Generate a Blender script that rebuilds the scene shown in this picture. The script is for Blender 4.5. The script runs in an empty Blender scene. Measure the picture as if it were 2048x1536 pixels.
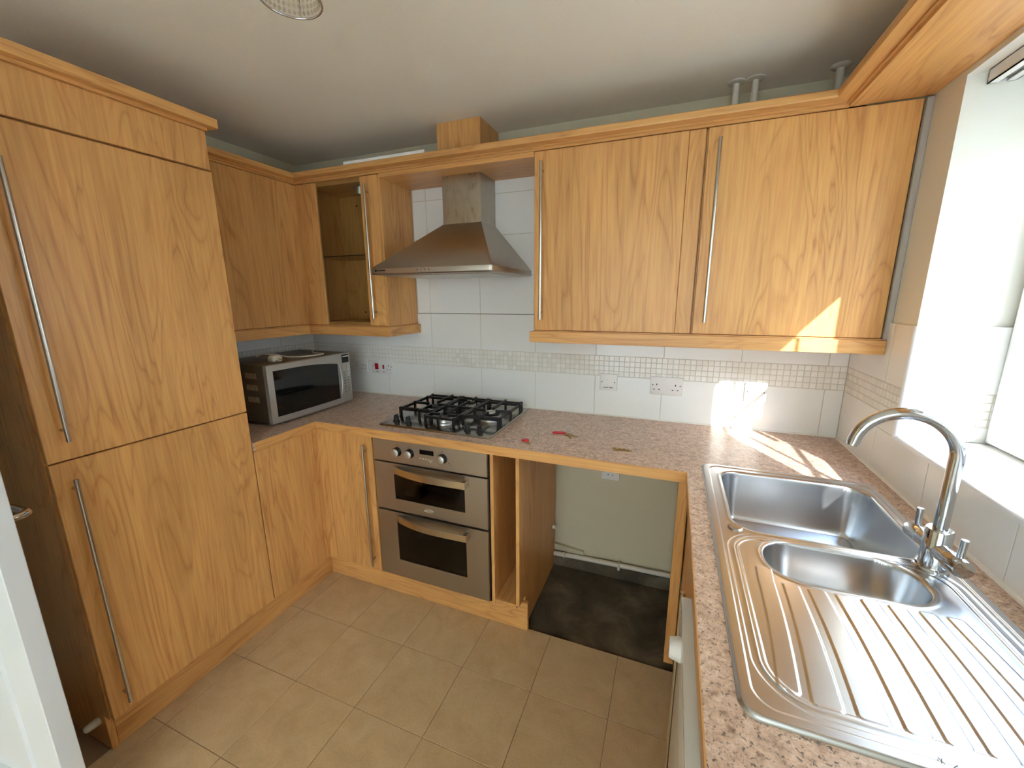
import bpy, bmesh, math, random
import numpy as np
from mathutils import Vector, Matrix

random.seed(7)
scene = bpy.context.scene
col = scene.collection
R = math.radians
W, H = 2.884, 2.291            # room width (left wall x=0, right wall tile face x=W), ceiling height
CAM = dict(loc=(2.2057, -2.0368, 1.5061), yaw=21.479, pitch=-12.131, roll=-0.345, f=816.225)

# ------------------------------------------------------------------ camera, sky, sun, exposure
def make_camera():
    cam = bpy.data.cameras.new('camera')
    cam.sensor_fit = 'HORIZONTAL'; cam.sensor_width = 36.0
    cam.lens = CAM['f'] / 2048 * 36.0
    cam.clip_start = 0.02; cam.clip_end = 200
    ob = bpy.data.objects.new('camera', cam); col.objects.link(ob)
    y, p, r = R(CAM['yaw']), R(CAM['pitch']), R(CAM['roll'])
    fwd = Vector((-math.sin(y) * math.cos(p), math.cos(y) * math.cos(p), math.sin(p)))
    rt = Vector((math.cos(y), math.sin(y), 0)); up = rt.cross(fwd)
    r2 = rt * math.cos(r) + up * math.sin(r); u2 = up * math.cos(r) - rt * math.sin(r)
    m = Matrix((r2, u2, -fwd)).transposed().to_4x4(); m.translation = CAM['loc']
    ob.matrix_world = m
    scene.camera = ob
make_camera()

SUN_DIR = Vector((-0.51, 1.0, -0.617)).normalized()      # direction the sunlight travels
wld = bpy.data.worlds.new('sky'); scene.world = wld; wld.use_nodes = True
wn = wld.node_tree.nodes; wl = wld.node_tree.links; wn.clear()
sky = wn.new('ShaderNodeTexSky'); sky.sky_type = 'NISHITA'; sky.sun_disc = False
sky.sun_elevation = R(28.8); sky.sun_rotation = math.atan2(0.51, -1.0)
sky.air_density = 1.0; sky.dust_density = 0.3; sky.ozone_density = 1.0
bg = wn.new('ShaderNodeBackground'); bg.inputs['Strength'].default_value = 3.3
wo = wn.new('ShaderNodeOutputWorld')
hs = wn.new('ShaderNodeHueSaturation'); hs.inputs['Saturation'].default_value = 0.9      # thin high haze
wl.new(sky.outputs[0], hs.inputs['Color']); wl.new(hs.outputs[0], bg.inputs[0]); wl.new(bg.outputs[0], wo.inputs[0])

sun = bpy.data.lights.new('sun_through_window_offscreen', 'SUN'); sun.energy = 11.0; sun.angle = R(0.45); sun.color = (1.0, 0.97, 0.93)
so = bpy.data.objects.new('sun_through_window_offscreen', sun); col.objects.link(so)
so.rotation_euler = SUN_DIR.to_track_quat('-Z', 'Y').to_euler(); so.location = (6, -8, 6)

vs = scene.view_settings
vs.view_transform = 'Standard'; vs.look = 'None'; vs.gamma = 1.0; vs.use_curve_mapping = False
vs.exposure = 1.2
scene.cycles.max_bounces = 10; scene.cycles.diffuse_bounces = 6; scene.cycles.glossy_bounces = 4
scene.cycles.transparent_max_bounces = 12
scene.cycles.sample_clamp_indirect = 8.0

# ------------------------------------------------------------------ materials
MATS = {}
def nodes(name):
    m = bpy.data.materials.new(name); m.use_nodes = True
    nt = m.node_tree; nt.nodes.clear()
    out = nt.nodes.new('ShaderNodeOutputMaterial')
    return m, nt, out
def srgb(r, g, b):
    f = lambda c: (c / 255 / 12.92) if c / 255 <= 0.04045 else ((c / 255 + 0.055) / 1.055) ** 2.4
    return (f(r), f(g), f(b), 1.0)
def setin(n, k, v):
    if k in n.inputs: n.inputs[k].default_value = v
def bsdf(nt, out, **kw):
    b = nt.nodes.new('ShaderNodeBsdfPrincipled')
    for k, v in kw.items(): setin(b, k.replace('_', ' '), v)
    nt.links.new(b.outputs[0], out.inputs[0]); return b
def plain(name, rgb, rough=0.5, metal=0.0, spec=0.5, noise=0.0, nscale=20.0, bump=0.0, coat=0.0, emit=None):
    m, nt, out = nodes(name)
    b = bsdf(nt, out, Base_Color=srgb(*rgb), Roughness=rough, Metallic=metal, Coat_Weight=coat)
    setin(b, 'Specular IOR Level', spec)
    if noise or bump:
        tc = nt.nodes.new('ShaderNodeTexCoord'); n = nt.nodes.new('ShaderNodeTexNoise')
        n.inputs['Scale'].default_value = nscale; n.inputs['Detail'].default_value = 4
        nt.links.new(tc.outputs['Object'], n.inputs['Vector'])
        if noise:
            mx = nt.nodes.new('ShaderNodeMix'); mx.data_type = 'RGBA'
            c = srgb(*rgb); d = [max(0, x * (1 - noise)) for x in c[:3]] + [1]; e = [min(1, x * (1 + noise)) for x in c[:3]] + [1]
            mx.inputs[6].default_value = d; mx.inputs[7].default_value = e
            nt.links.new(n.outputs[0], mx.inputs[0]); nt.links.new(mx.outputs[2], b.inputs['Base Color'])
        if bump:
            bp = nt.nodes.new('ShaderNodeBump'); bp.inputs['Strength'].default_value = bump; bp.inputs['Distance'].default_value = 0.002
            nt.links.new(n.outputs[0], bp.inputs['Height']); nt.links.new(bp.outputs[0], b.inputs['Normal'])
    MATS[name] = m; return m

def coords(nt, scale, rnd=True):
    tc = nt.nodes.new('ShaderNodeTexCoord'); mp = nt.nodes.new('ShaderNodeMapping')
    mp.inputs['Scale'].default_value = scale
    src = tc.outputs['Object']
    if rnd:
        oi = nt.nodes.new('ShaderNodeObjectInfo'); mu = nt.nodes.new('ShaderNodeMath'); mu.operation = 'MULTIPLY'; mu.inputs[1].default_value = 23.0
        nt.links.new(oi.outputs['Random'], mu.inputs[0])
        ad = nt.nodes.new('ShaderNodeVectorMath'); ad.operation = 'ADD'
        nt.links.new(src, ad.inputs[0]); nt.links.new(mu.outputs[0], ad.inputs[1]); src = ad.outputs[0]
    nt.links.new(src, mp.inputs['Vector']); return mp.outputs[0]
def noise(nt, vec, scale, detail=3, rough=0.5, dist=0.0):
    n = nt.nodes.new('ShaderNodeTexNoise'); n.inputs['Scale'].default_value = scale
    n.inputs['Detail'].default_value = detail; n.inputs['Roughness'].default_value = rough; n.inputs['Distortion'].default_value = dist
    nt.links.new(vec, n.inputs['Vector']); return n.outputs[0]
def math_(nt, op, a, b=None, clamp=False):
    n = nt.nodes.new('ShaderNodeMath'); n.operation = op; n.use_clamp = clamp
    for i, v in enumerate((a, b)):
        if v is None: continue
        if isinstance(v, (int, float)): n.inputs[i].default_value = v
        else: nt.links.new(v, n.inputs[i])
    return n.outputs[0]
def ramp(nt, fac, stops, interp='LINEAR'):
    r = nt.nodes.new('ShaderNodeValToRGB'); r.color_ramp.interpolation = interp
    el = r.color_ramp.elements
    while len(el) < len(stops): el.new(0.5)
    for e, (p, c) in zip(el, stops): e.position = p; e.color = c
    nt.links.new(fac, r.inputs[0]); return r.outputs[0]
def mixc(nt, fac, a, b, mode='MIX'):
    n = nt.nodes.new('ShaderNodeMix'); n.data_type = 'RGBA'; n.blend_type = mode
    for i, v in ((0, fac), (6, a), (7, b)):
        if isinstance(v, (int, float)) or isinstance(v, tuple): n.inputs[i].default_value = v
        else: nt.links.new(v, n.inputs[i])
    return n.outputs[2]

def wood(name, axis, light=(217, 163, 100), dark=(162, 103, 54), rough=0.36):
    m, nt, out = nodes(name)
    b = bsdf(nt, out, Roughness=rough)
    sc = [1.0, 1.0, 1.0]; sc[axis] = 0.15
    v = coords(nt, sc)
    n1 = noise(nt, v, 5.6, 3.0, 0.42, 1.1)
    rings = math_(nt, 'PINGPONG', math_(nt, 'MULTIPLY', n1, 13.0), 0.5)          # cathedral contours
    line = ramp(nt, rings, [(0.0, (1, 1, 1, 1)), (0.10, (0.35, 0.35, 0.35, 1)), (0.34, (0, 0, 0, 1))])
    sc2 = [1.0, 1.0, 1.0]; sc2[axis] = 0.3
    vis = ramp(nt, noise(nt, coords(nt, sc2), 7.0, 2.0), [(0.34, (0.08, 0.08, 0.08, 1)), (0.6, (1, 1, 1, 1))])
    sc3 = [1.0, 1.0, 1.0]; sc3[axis] = 0.035
    fib = noise(nt, coords(nt, sc3), 130.0, 3.0, 0.6)
    broad = noise(nt, v, 7.5, 2.5, 0.5, 0.3)
    base = ramp(nt, broad, [(0.3, srgb(*[c * 0.93 for c in light])), (0.7, srgb(*[min(255, c * 1.03) for c in light]))])
    lf = math_(nt, 'MULTIPLY', math_(nt, 'MULTIPLY', line, vis), 0.55)
    c1 = mixc(nt, lf, base, srgb(*dark))
    c2 = mixc(nt, 0.16, c1, ramp(nt, fib, [(0.35, (0.25, 0.16, 0.08, 1)), (0.65, (1, 0.9, 0.7, 1))]), 'OVERLAY')
    nt.links.new(c2, b.inputs['Base Color'])
    setin(b, 'Specular IOR Level', 0.4)
    MATS[name] = m; return m
wood('wood_x', 0); wood('wood_y', 1); wood('wood_z', 2)

def worktop_mat():
    m, nt, out = nodes('granite_laminate')
    b = bsdf(nt, out, Roughness=0.3)
    v = coords(nt, (1, 1, 1), False)
    n1 = noise(nt, v, 62, 5, 0.65, 0.4)
    c = ramp(nt, n1, [(0.30, srgb(146, 118, 100)), (0.44, srgb(194, 164, 142)), (0.55, srgb(212, 182, 160)), (0.70, srgb(228, 208, 190))])
    n2 = noise(nt, v, 150, 4, 0.7, 0.6)
    dk = ramp(nt, n2, [(0.55, (0, 0, 0, 1)), (0.63, (1, 1, 1, 1))])
    c = mixc(nt, math_(nt, 'MULTIPLY', dk, 0.9), c, srgb(84, 76, 72))
    n3 = noise(nt, coords(nt, (1, 1, 1), True), 170, 3, 0.6, 0.5)
    lt = ramp(nt, n3, [(0.60, (0, 0, 0, 1)), (0.70, (1, 1, 1, 1))])
    c = mixc(nt, math_(nt, 'MULTIPLY', lt, 0.7), c, srgb(214, 198, 184))
    n4 = noise(nt, v, 230, 2, 0.5, 0.3)
    og = ramp(nt, n4, [(0.62, (0, 0, 0, 1)), (0.70, (1, 1, 1, 1))])
    c = mixc(nt, math_(nt, 'MULTIPLY', og, 0.6), c, srgb(186, 136, 104))
    nt.links.new(c, b.inputs['Base Color'])
    bp = nt.nodes.new('ShaderNodeBump'); bp.inputs['Strength'].default_value = 0.12; bp.inputs['Distance'].default_value = 0.001
    nt.links.new(n2, bp.inputs['Height']); nt.links.new(bp.outputs[0], b.inputs['Normal'])
    MATS['worktop'] = m
worktop_mat()

def steel(name, rgb=(186, 178, 166), rough=0.30, axis=0, var=0.10, aniso=0.5, smear=0.0):
    m, nt, out = nodes(name)
    b = bsdf(nt, out, Base_Color=srgb(*rgb), Metallic=1.0, Roughness=rough, Anisotropic=aniso)
    sc = [1.0, 1.0, 1.0]; sc[axis] = 0.01
    n = noise(nt, coords(nt, sc, False), 420, 2)
    rr = math_(nt, 'ADD', math_(nt, 'MULTIPLY', n, var), rough - var / 2)
    if smear:
        s = noise(nt, coords(nt, (1, 1, 0.35), False), 16, 3, 0.6, 2.2)
        rr = math_(nt, 'ADD', rr, math_(nt, 'MULTIPLY', math_(nt, 'SUBTRACT', s, 0.5), smear))
        cc = ramp(nt, s, [(0.35, srgb(*[c * 0.94 for c in rgb])), (0.65, srgb(*rgb))])
        nt.links.new(cc, b.inputs['Base Color'])
    nt.links.new(rr, b.inputs['Roughness'])
    MATS[name] = m
steel('steel', axis=0)
steel('steel_tray', (160, 154, 146), 0.2, 0)
steel('steel_hood', (186, 178, 166), 0.32, 0)
steel('steel_flue', (188, 180, 166), 0.30, 2, 0.08, 0.4, 0.16)
steel('steel_bar', (196, 190, 182), 0.26, 2)
steel('steel_sink', (206, 209, 213), 0.26, 1, 0.03, 0.2)
steel('steel_oven', (182, 174, 162), 0.36, 0)
plain('chrome', (206, 208, 212), 0.06, 1.0)
plain('brass', (170, 140, 70), 0.35, 1.0)
plain('white_tile', (234, 234, 230), 0.14, 0, 0.5, 0.015, 6, 0.0)
plain('grout', (204, 197, 182), 0.9)
plain('floor_grout', (150, 120, 90), 0.95)
plain('wall_paint', (205, 196, 168), 0.85, 0, 0.3, 0.01, 8, 0.15)
plain('reveal_paint', (228, 226, 216), 0.8, 0, 0.3)
plain('ceiling_paint', (238, 235, 222), 0.9, 0, 0.2, 0.01, 120, 0.25)
plain('white_plastic', (228, 226, 222), 0.35)
plain('white_enamel', (226, 228, 226), 0.25, coat=0.3)
plain('upvc', (236, 238, 240), 0.25)
plain('pale_filler', (176, 172, 164), 0.6)
plain('sealant', (230, 228, 220), 0.4)
plain('door_paint', (214, 217, 219), 0.4)
plain('black_plastic', (14, 14, 14), 0.35)
plain('black_iron', (12, 12, 13), 0.42)
plain('dark_gap', (10, 8, 7), 0.8)
plain('enamel', (30, 27, 24), 0.3)
plain('red_plastic', (190, 20, 40), 0.35)
plain('red_switch', (160, 12, 22), 0.3)
plain('grey_plastic', (120, 120, 118), 0.5)
plain('cream_rubber', (205, 198, 178), 0.6)
plain('microwave_silver', (178, 175, 168), 0.36, 0.5)
plain('microwave_case', (100, 92, 76), 0.42, 0.3)
plain('pale_button', (190, 188, 182), 0.5)
plain('screen_black', (6, 6, 7), 0.08)
plain('brushed_alu', (200, 198, 192), 0.4, 0.9)
plain('sun_block_render', (196, 188, 174), 0.9)
plain('render_coat', (176, 171, 163), 0.9)
plain('paving', (172, 166, 154), 0.9, 0, 0.3, 0.1, 3)
plain('pipe_white', (214, 208, 194), 0.5)
plain('dirty_paint', (196, 186, 160), 0.85, 0, 0.3, 0.05, 9, 0.2)

def floor_tile_mat():
    m, nt, out = nodes('floor_tile')
    b = bsdf(nt, out, Roughness=0.42)
    n = noise(nt, coords(nt, (1, 1, 1)), 9, 5, 0.6, 0.8)
    c = ramp(nt, n, [(0.3, srgb(190, 160, 118)), (0.5, srgb(200, 170, 127)), (0.72, srgb(208, 179, 138))])
    n2 = noise(nt, coords(nt, (1, 1, 1)), 160, 2)
    c = mixc(nt, 0.08, c, ramp(nt, n2, [(0.3, (0.2, 0.15, 0.1, 1)), (0.7, (0.9, 0.8, 0.65, 1))]))
    nt.links.new(c, b.inputs['Base Color']); MATS['floor_tile'] = m
floor_tile_mat()
def concrete_mat():
    m, nt, out = nodes('concrete')
    b = bsdf(nt, out, Roughness=0.75)
    n = noise(nt, coords(nt, (1, 1, 1), False), 5, 6, 0.65, 0.6)
    c = ramp(nt, n, [(0.3, srgb(52, 46, 36)), (0.5, srgb(84, 74, 58)), (0.68, srgb(118, 106, 86))])
    nt.links.new(c, b.inputs['Base Color']); MATS['concrete'] = m
concrete_mat()
def mosaic_mat():
    m, nt, out = nodes('mosaic_glaze')
    b = bsdf(nt, out, Roughness=0.12)
    oi = nt.nodes.new('ShaderNodeObjectInfo')
    v = nt.nodes.new('ShaderNodeTexVoronoi'); v.inputs['Scale'].default_value = 40
    tc = nt.nodes.new('ShaderNodeTexCoord'); nt.links.new(tc.outputs['Object'], v.inputs['Vector'])
    c = ramp(nt, oi.outputs['Random'], [(0, srgb(226, 223, 214)), (0.5, srgb(231, 229, 222)), (1, srgb(236, 235, 230))])
    nt.links.new(c, b.inputs['Base Color']); MATS['mosaic'] = m
mosaic_mat()
def glassy(name, tint, refl=0.08, rough=0.0):
    m, nt, out = nodes(name)
    t = nt.nodes.new('ShaderNodeBsdfTransparent'); t.inputs[0].default_value = (*tint, 1)
    g = nt.nodes.new('ShaderNodeBsdfGlossy'); g.inputs['Roughness'].default_value = rough
    lw = nt.nodes.new('ShaderNodeLayerWeight')          # Schlick-like, the same for both faces of a thin pane
    fr = math_(nt, 'ADD', math_(nt, 'MULTIPLY', math_(nt, 'POWER', lw.outputs['Facing'], 4.0), 0.8), 0.035)
    mx = nt.nodes.new('ShaderNodeMixShader')
    nt.links.new(fr, mx.inputs[0]); nt.links.new(t.outputs[0], mx.inputs[1]); nt.links.new(g.outputs[0], mx.inputs[2])
    nt.links.new(mx.outputs[0], out.inputs[0]); MATS[name] = m
glassy('window_glass', (0.96, 0.97, 0.97))
glassy('clear_glass', (0.86, 0.88, 0.86))
glassy('oven_glass', (0.42, 0.40, 0.36))
glassy('crystal', (0.86, 0.85, 0.80), rough=0.05)

# ------------------------------------------------------------------ mesh helpers
BASE = {}
class M:
    """collects shapes, in world metres, into one bmesh"""
    def __init__(self): self.bm = bmesh.new()
    def box(self, x0, x1, y0, y1, z0, z1, bev=0.0, seg=1):
        x0, x1 = min(x0, x1), max(x0, x1); y0, y1 = min(y0, y1), max(y0, y1); z0, z1 = min(z0, z1), max(z0, z1)
        r = bmesh.ops.create_cube(self.bm, size=1.0)
        vs_ = r['verts']
        for v in vs_:
            v.co = Vector(((x0 + x1) / 2 + v.co.x * (x1 - x0), (y0 + y1) / 2 + v.co.y * (y1 - y0), (z0 + z1) / 2 + v.co.z * (z1 - z0)))
        if bev:
            es = list({e for v in vs_ for e in v.link_edges})
            bmesh.ops.bevel(self.bm, geom=es, offset=min(bev, 0.45 * min(x1 - x0, y1 - y0, z1 - z0)), segments=seg, affect='EDGES', profile=0.5)
        return self
    def ring_loft(self, rings, cap0=True, cap1=True, closed=True):
        vr = [[self.bm.verts.new(p) for p in ring] for ring in rings]
        n = len(vr[0])
        for a, b in zip(vr[:-1], vr[1:]):
            for i in range(n if closed else n - 1):
                j = (i + 1) % n
                try: self.bm.faces.new((a[i], a[j], b[j], b[i]))
                except ValueError: pass
        if cap0: self.bm.faces.new(list(reversed(vr[0])))
        if cap1: self.bm.faces.new(vr[-1])
        return self
    def cyl(self, p0, p1, r0, r1=None, n=20):
        p0, p1 = Vector(p0), Vector(p1); r1 = r0 if r1 is None else r1
        return self.lathe_axis(p0, (p1 - p0).normalized(), [(r0, 0.0), (r1, (p1 - p0).length)], n)
    def lathe_axis(self, o, d, prof, n=24):
        o, d = Vector(o), Vector(d).normalized()
        a = d.orthogonal().normalized(); b = d.cross(a)
        rings = [[o + d * h + (a * math.cos(2 * math.pi * i / n) + b * math.sin(2 * math.pi * i / n)) * max(r, 1e-5) for i in range(n)] for r, h in prof]
        return self.ring_loft(rings)
    def lathe(self, cx, cy, prof, n=28): return self.lathe_axis((cx, cy, 0), (0, 0, 1), prof, n)
    def tube(self, pts, r, n=12, cap=True):
        pts = [Vector(p) for p in pts]; rings = []
        t = (pts[1] - pts[0]).normalized(); a = t.orthogonal().normalized()
        for i, p in enumerate(pts):
            t = (pts[min(i + 1, len(pts) - 1)] - pts[max(i - 1, 0)]).normalized()
            a = (a - t * a.dot(t)).normalized(); b = t.cross(a)
            rr = r[i] if isinstance(r, (list, tuple)) else r
            rings.append([p + (a * math.cos(2 * math.pi * k / n) + b * math.sin(2 * math.pi * k / n)) * rr for k in range(n)])
        return self.ring_loft(rings, cap, cap)
    def prism(self, poly, axis, a0, a1):
        """poly: 2D points in the two other axes (in xyz order); extruded along axis"""
        def P(u, v, w):
            c = [u, v]; c.insert(axis, w); return Vector(c)
        return self.ring_loft([[P(u, v, a0) for u, v in poly], [P(u, v, a1) for u, v in poly]])
def emit(name, mm, mat, parent=None, smooth=None, loc=None):
    bm = mm.bm
    bmesh.ops.recalc_face_normals(bm, faces=bm.faces)
    base = BASE.get(parent.name, Vector()) if parent is not None else (Vector(loc) if loc is not None else Vector())
    bmesh.ops.translate(bm, verts=bm.verts, vec=-base)
    if smooth:
        for f in bm.faces: f.smooth = True
    me = bpy.data.meshes.new(name); bm.to_mesh(me); bm.free()
    if smooth: me.set_sharp_from_angle(angle=R(smooth))
    me.materials.append(MATS[mat])
    ob = bpy.data.objects.new(name, me); col.objects.link(ob)
    if parent is not None: ob.parent = parent
    else: ob.location = base
    BASE[ob.name] = base
    return ob
def thing(name, label, cat, loc, group=None):
    o = bpy.data.objects.new(name, None); col.objects.link(o); o.empty_display_size = 0.05
    o.location = loc; o['label'] = label; o['category'] = cat
    if group: o['group'] = group
    BASE[o.name] = Vector(loc); return o
def tag(o, label, cat, group=None, kind=None):
    o['label'] = label; o['category'] = cat
    if group: o['group'] = group
    if kind: o['kind'] = kind
    return o
def struct(o, label=None, cat=None):
    o['kind'] = 'structure'
    if label: o['label'] = label
    if cat: o['category'] = cat
    return o
def group_struct(name, label, cat, loc=(0, 0, 0)):
    o = thing(name, label, cat, loc); o['kind'] = 'structure'; return o
TILE = {}
def piece(name, parent, x0, x1, y0, y1, z0, z1, mat, bev=0.001):
    """one tile-like piece; alike pieces share a mesh"""
    d = (round(x1 - x0, 4), round(y1 - y0, 4), round(z1 - z0, 4), mat)
    if d not in TILE:
        b = M(); b.box(-d[0] / 2, d[0] / 2, -d[1] / 2, d[1] / 2, -d[2] / 2, d[2] / 2, bev)
        me = bpy.data.meshes.new(name); b.bm.to_mesh(me); b.bm.free(); me.materials.append(MATS[mat]); TILE[d] = me
    o = bpy.data.objects.new(name, TILE[d]); col.objects.link(o); o.parent = parent
    base = BASE.get(parent.name, Vector())
    o.location = Vector(((x0 + x1) / 2, (y0 + y1) / 2, (z0 + z1) / 2)) - base
    return o
def arc(c, r, a0, a1, n): return [(c[0] + r * math.cos(a0 + (a1 - a0) * i / n), c[1] + r * math.sin(a0 + (a1 - a0) * i / n)) for i in range(n + 1)]
def rrect(x0, x1, y0, y1, r, n=6):
    return (arc((x1 - r, y1 - r), r, 0, math.pi / 2, n) + arc((x0 + r, y1 - r), r, math.pi / 2, math.pi, n)
            + arc((x0 + r, y0 + r), r, math.pi, 1.5 * math.pi, n) + arc((x1 - r, y0 + r), r, 1.5 * math.pi, 2 * math.pi, n))
# ================================================================== THE SETTING
PB = 0.008                     # plaster face behind the tiles (back wall)
YR = -4.4                      # rear wall of the unseen dining end added behind the camera
YE, XE = -3.4, 4.6             # added widening of the unseen end, shaped to bring in fill daylight
floor = struct(emit('floor', M().box(-0.15, W + 0.36, YR - 0.15, 0.15, -0.12, -0.011).box(W + 0.36, XE + 0.15, YR - 0.15, YE + 0.15, -0.12, -0.011), 'concrete'), 'bare dark concrete floor under beige tiles', 'floor')
FS, FX, FY = 0.2976, 0.8951, -0.79995
emit('grout_bed', M().box(0.0, W + 0.008, YR, -0.511, -0.0112, -0.0022).box(W + 0.008, XE, YR, YE, -0.0112, -0.0022), 'floor_grout', floor)
g2 = 0.0011
for i in range(-4, 13):
    for j in range(-1, 13):
        x0, x1 = FX + i * FS, FX + (i + 1) * FS
        y1, y0 = FY - j * FS, FY - (j + 1) * FS
        y1 = min(y1, -0.512)
        lo = 0.0 if y1 <= -1.5 else 0.515
        x0, x1 = max(x0, lo), min(x1, XE if y1 <= YE + 0.01 else W + 0.006)
        y0 = max(y0, YR)
        if x1 - x0 < 0.02 or y1 - y0 < 0.008: continue
        piece('floor_tile', floor, x0 + g2, x1 - g2, y0 + g2, y1 - g2, -0.0105, random.uniform(-0.0006, 0.0), 'floor_tile', 0.0008)

wall_back = struct(emit('wall_back', M().box(-0.15, W + 0.36, PB, 0.15, -0.02, H + 0.05), 'wall_paint'), 'cream wall behind hob with white tiled splashback', 'wall')
wall_left = struct(emit('wall_left', M().box(-0.15, -0.008, YR, PB, -0.02, H + 0.05), 'wall_paint'), 'cream wall behind tall cabinet', 'wall')
wl_ = M()
# unseen wall behind the camera; wide opening added for fill daylight
GA, GB = 1.1, 4.5               # width of the added glazing
wl_.box(-0.15, GA, YR - 0.15, YR, -0.02, H + 0.05); wl_.box(GB, XE + 0.15, YR - 0.15, YR, -0.02, H + 0.05); wl_.box(GA, GB, YR - 0.15, YR, 2.15, H + 0.05)
wl_.box(XE, XE + 0.15, YR, YE + 0.15, -0.02, H + 0.05); wl_.box(3.19, XE, YE, YE + 0.15, -0.02, H + 0.05)
struct(emit('wall_rear', wl_, 'wall_paint'), 'unseen cream rear wall with wide opening added for fill daylight', 'wall')
WX0, WX1 = W + 0.008, 3.19     # right wall plaster face and outer face
WY0, WY1, WZ0, WZ1 = -1.56, -0.432, 1.058, 2.079
wr = M()
wr.box(WX0, WX1, YE, WY0, -0.02, H + 0.05); wr.box(WX0, WX1, WY1, PB, -0.02, H + 0.05)
wr.box(WX0, WX1, WY0, WY1, -0.02, WZ0); wr.box(WX0, WX1, WY0, WY1, WZ1, H + 0.05)
wall_right = struct(emit('wall_right', wr, 'reveal_paint'), 'pale painted wall around the kitchen window', 'wall')
struct(emit('ceiling', M().box(-0.15, 3.19, YR - 0.15, 0.15, H, H + 0.12).box(3.19, XE + 0.15, YR - 0.15, YE + 0.15, H, H + 0.12), 'ceiling_paint'), 'matt off-white ceiling', 'ceiling')

# back wall tiles
GX = [0.265, 0.584, 0.907, 1.221, 1.5375, 1.856, 2.175, 2.4975, 2.8175]
xs = [0.0] + GX + [W]
g = 0.0013
gm = 0.0009
def wall_tiles_back():
    emit('grout_bed', M().box(0, W + 0.006, 0.0016, PB + 0.001, 0.905, 1.415).box(0.80, 1.63, 0.0016, PB + 0.001, 1.41, 2.095), 'grout', wall_back)
    for a, b in zip(xs[:-1], xs[1:]):
        piece('tile', wall_back, a + g, b - g, 0.0, PB, 0.895, 1.115 - g, 'white_tile')
        piece('tile', wall_back, a + g, b - g, 0.0, PB, 1.215 + g, 1.413 - g, 'white_tile')
    for z0, z1 in ((1.413, 1.612), (1.612, 1.815), (1.815, 2.0135), (2.0135, 2.094)):
        for a, b in ((0.822, 0.907), (0.907, 1.221), (1.221, 1.5375), (1.5375, 1.6165)):
            piece('tile', wall_back, a + g, b - g, 0.0, PB, z0 + g, z1 - g, 'white_tile')
    n = 117; p = W / n; rest = M()
    for i in range(n):
        for r in range(4):
            x0, z0 = i * p, 1.115 + r * 0.025
            if i >= n - 75: piece('mosaic_tile', wall_back, x0 + gm, x0 + p - gm, 0.0003, PB, z0 + gm, z0 + 0.025 - gm, 'mosaic', 0.001)
            else: rest.box(x0 + gm, x0 + p - gm, 0.0003, PB, z0 + gm, z0 + 0.025 - gm, 0.001)
    o = emit('mosaic_band', rest, 'mosaic', wall_back); o['kind'] = 'stuff'
wall_tiles_back()
def wall_tiles_left():
    emit('grout_bed', M().box(-0.0085, -0.0016, -0.919, 0, 0.905, 1.415), 'grout', wall_left)
    ys = [0.0, -0.25, -0.568, -0.886, -0.919]
    for a, b in zip(ys[:-1], ys[1:]):
        piece('tile', wall_left, -0.0085, 0.0, b + g, a - g, 0.895, 1.115 - g, 'white_tile')
        piece('tile', wall_left, -0.0085, 0.0, b + g, a - g, 1.215 + g, 1.413 - g, 'white_tile')
    band = M()
    for i in range(37):
        for r in range(4):
            y1, z0 = -i * 0.0248, 1.115 + r * 0.025
            band.box(-0.0085, -0.0003, y1 - 0.0248 + g, y1 - g, z0 + g, z0 + 0.025 - g, 0.001)
    o = emit('mosaic_band', band, 'mosaic', wall_left); o['kind'] = 'stuff'
wall_tiles_left()
YT = -0.445                    # face of the tiled part of the window reveal
def wall_tiles_right():
    emit('grout_bed', M().box(W + 0.0016, WX0 + 0.0005, YT + 0.003, 0, 0.905, 1.412).box(W + 0.0016, WX0 + 0.0005, -2.3, YT, 0.905, 1.06)
         .box(WX0, 3.12, YT + 0.0016, WY1 + 0.0005, 1.06, 1.412), 'grout', wall_right)
    ys = [0.0, -0.322, -0.646, -0.969, -1.292, -1.615, -1.938, -2.261]
    for k, (a, b) in enumerate(zip(ys[:-1], ys[1:])):
        if k == 0:
            piece('tile', wall_right, W, WX0, b + g, a - g, 0.895, 1.115 - g, 'white_tile')
            piece('tile', wall_right, W, WX0, b + g, a - g, 1.215 + g, 1.412 - g, 'white_tile')
        elif k == 1:
            piece('tile', wall_right, W, WX0, b + g, a - g, 0.895, 1.06 - g, 'white_tile')
            piece('tile', wall_right, W, WX0, YT + 0.006, a - g, 1.06, 1.115 - g, 'white_tile')
            piece('tile', wall_right, W, WX0, YT + 0.006, a - g, 1.215 + g, 1.412 - g, 'white_tile')
        else:
            piece('tile', wall_right, W, WX0, b + g, a - g, 0.895, 1.06 - g, 'white_tile')
    for i in range(18):
        for r in range(4):
            y1, z0 = -i * 0.0244, 1.115 + r * 0.025
            piece('mosaic_tile', wall_right, W + 0.0003, WX0, y1 - 0.0244 + g, y1 - g, z0 + g, z0 + 0.025 - g, 'mosaic')
    # tiled lower part of the window reveal
    piece('tile', wall_right, W + 0.006, 3.118, YT, WY1, 1.066, 1.115 - g, 'white_tile')
    piece('tile', wall_right, W + 0.006, 3.118, YT, WY1, 1.215 + g, 1.412, 'white_tile')
    for i in range(9):
        for r in range(4):
            x0, z0 = W + 0.006 + i * 0.0255, 1.115 + r * 0.025
            piece('mosaic_tile', wall_right, x0 + g, x0 + 0.0255 - g, YT + 0.0003, WY1, z0 + g, z0 + 0.025 - g, 'mosaic')
wall_tiles_right()
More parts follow.
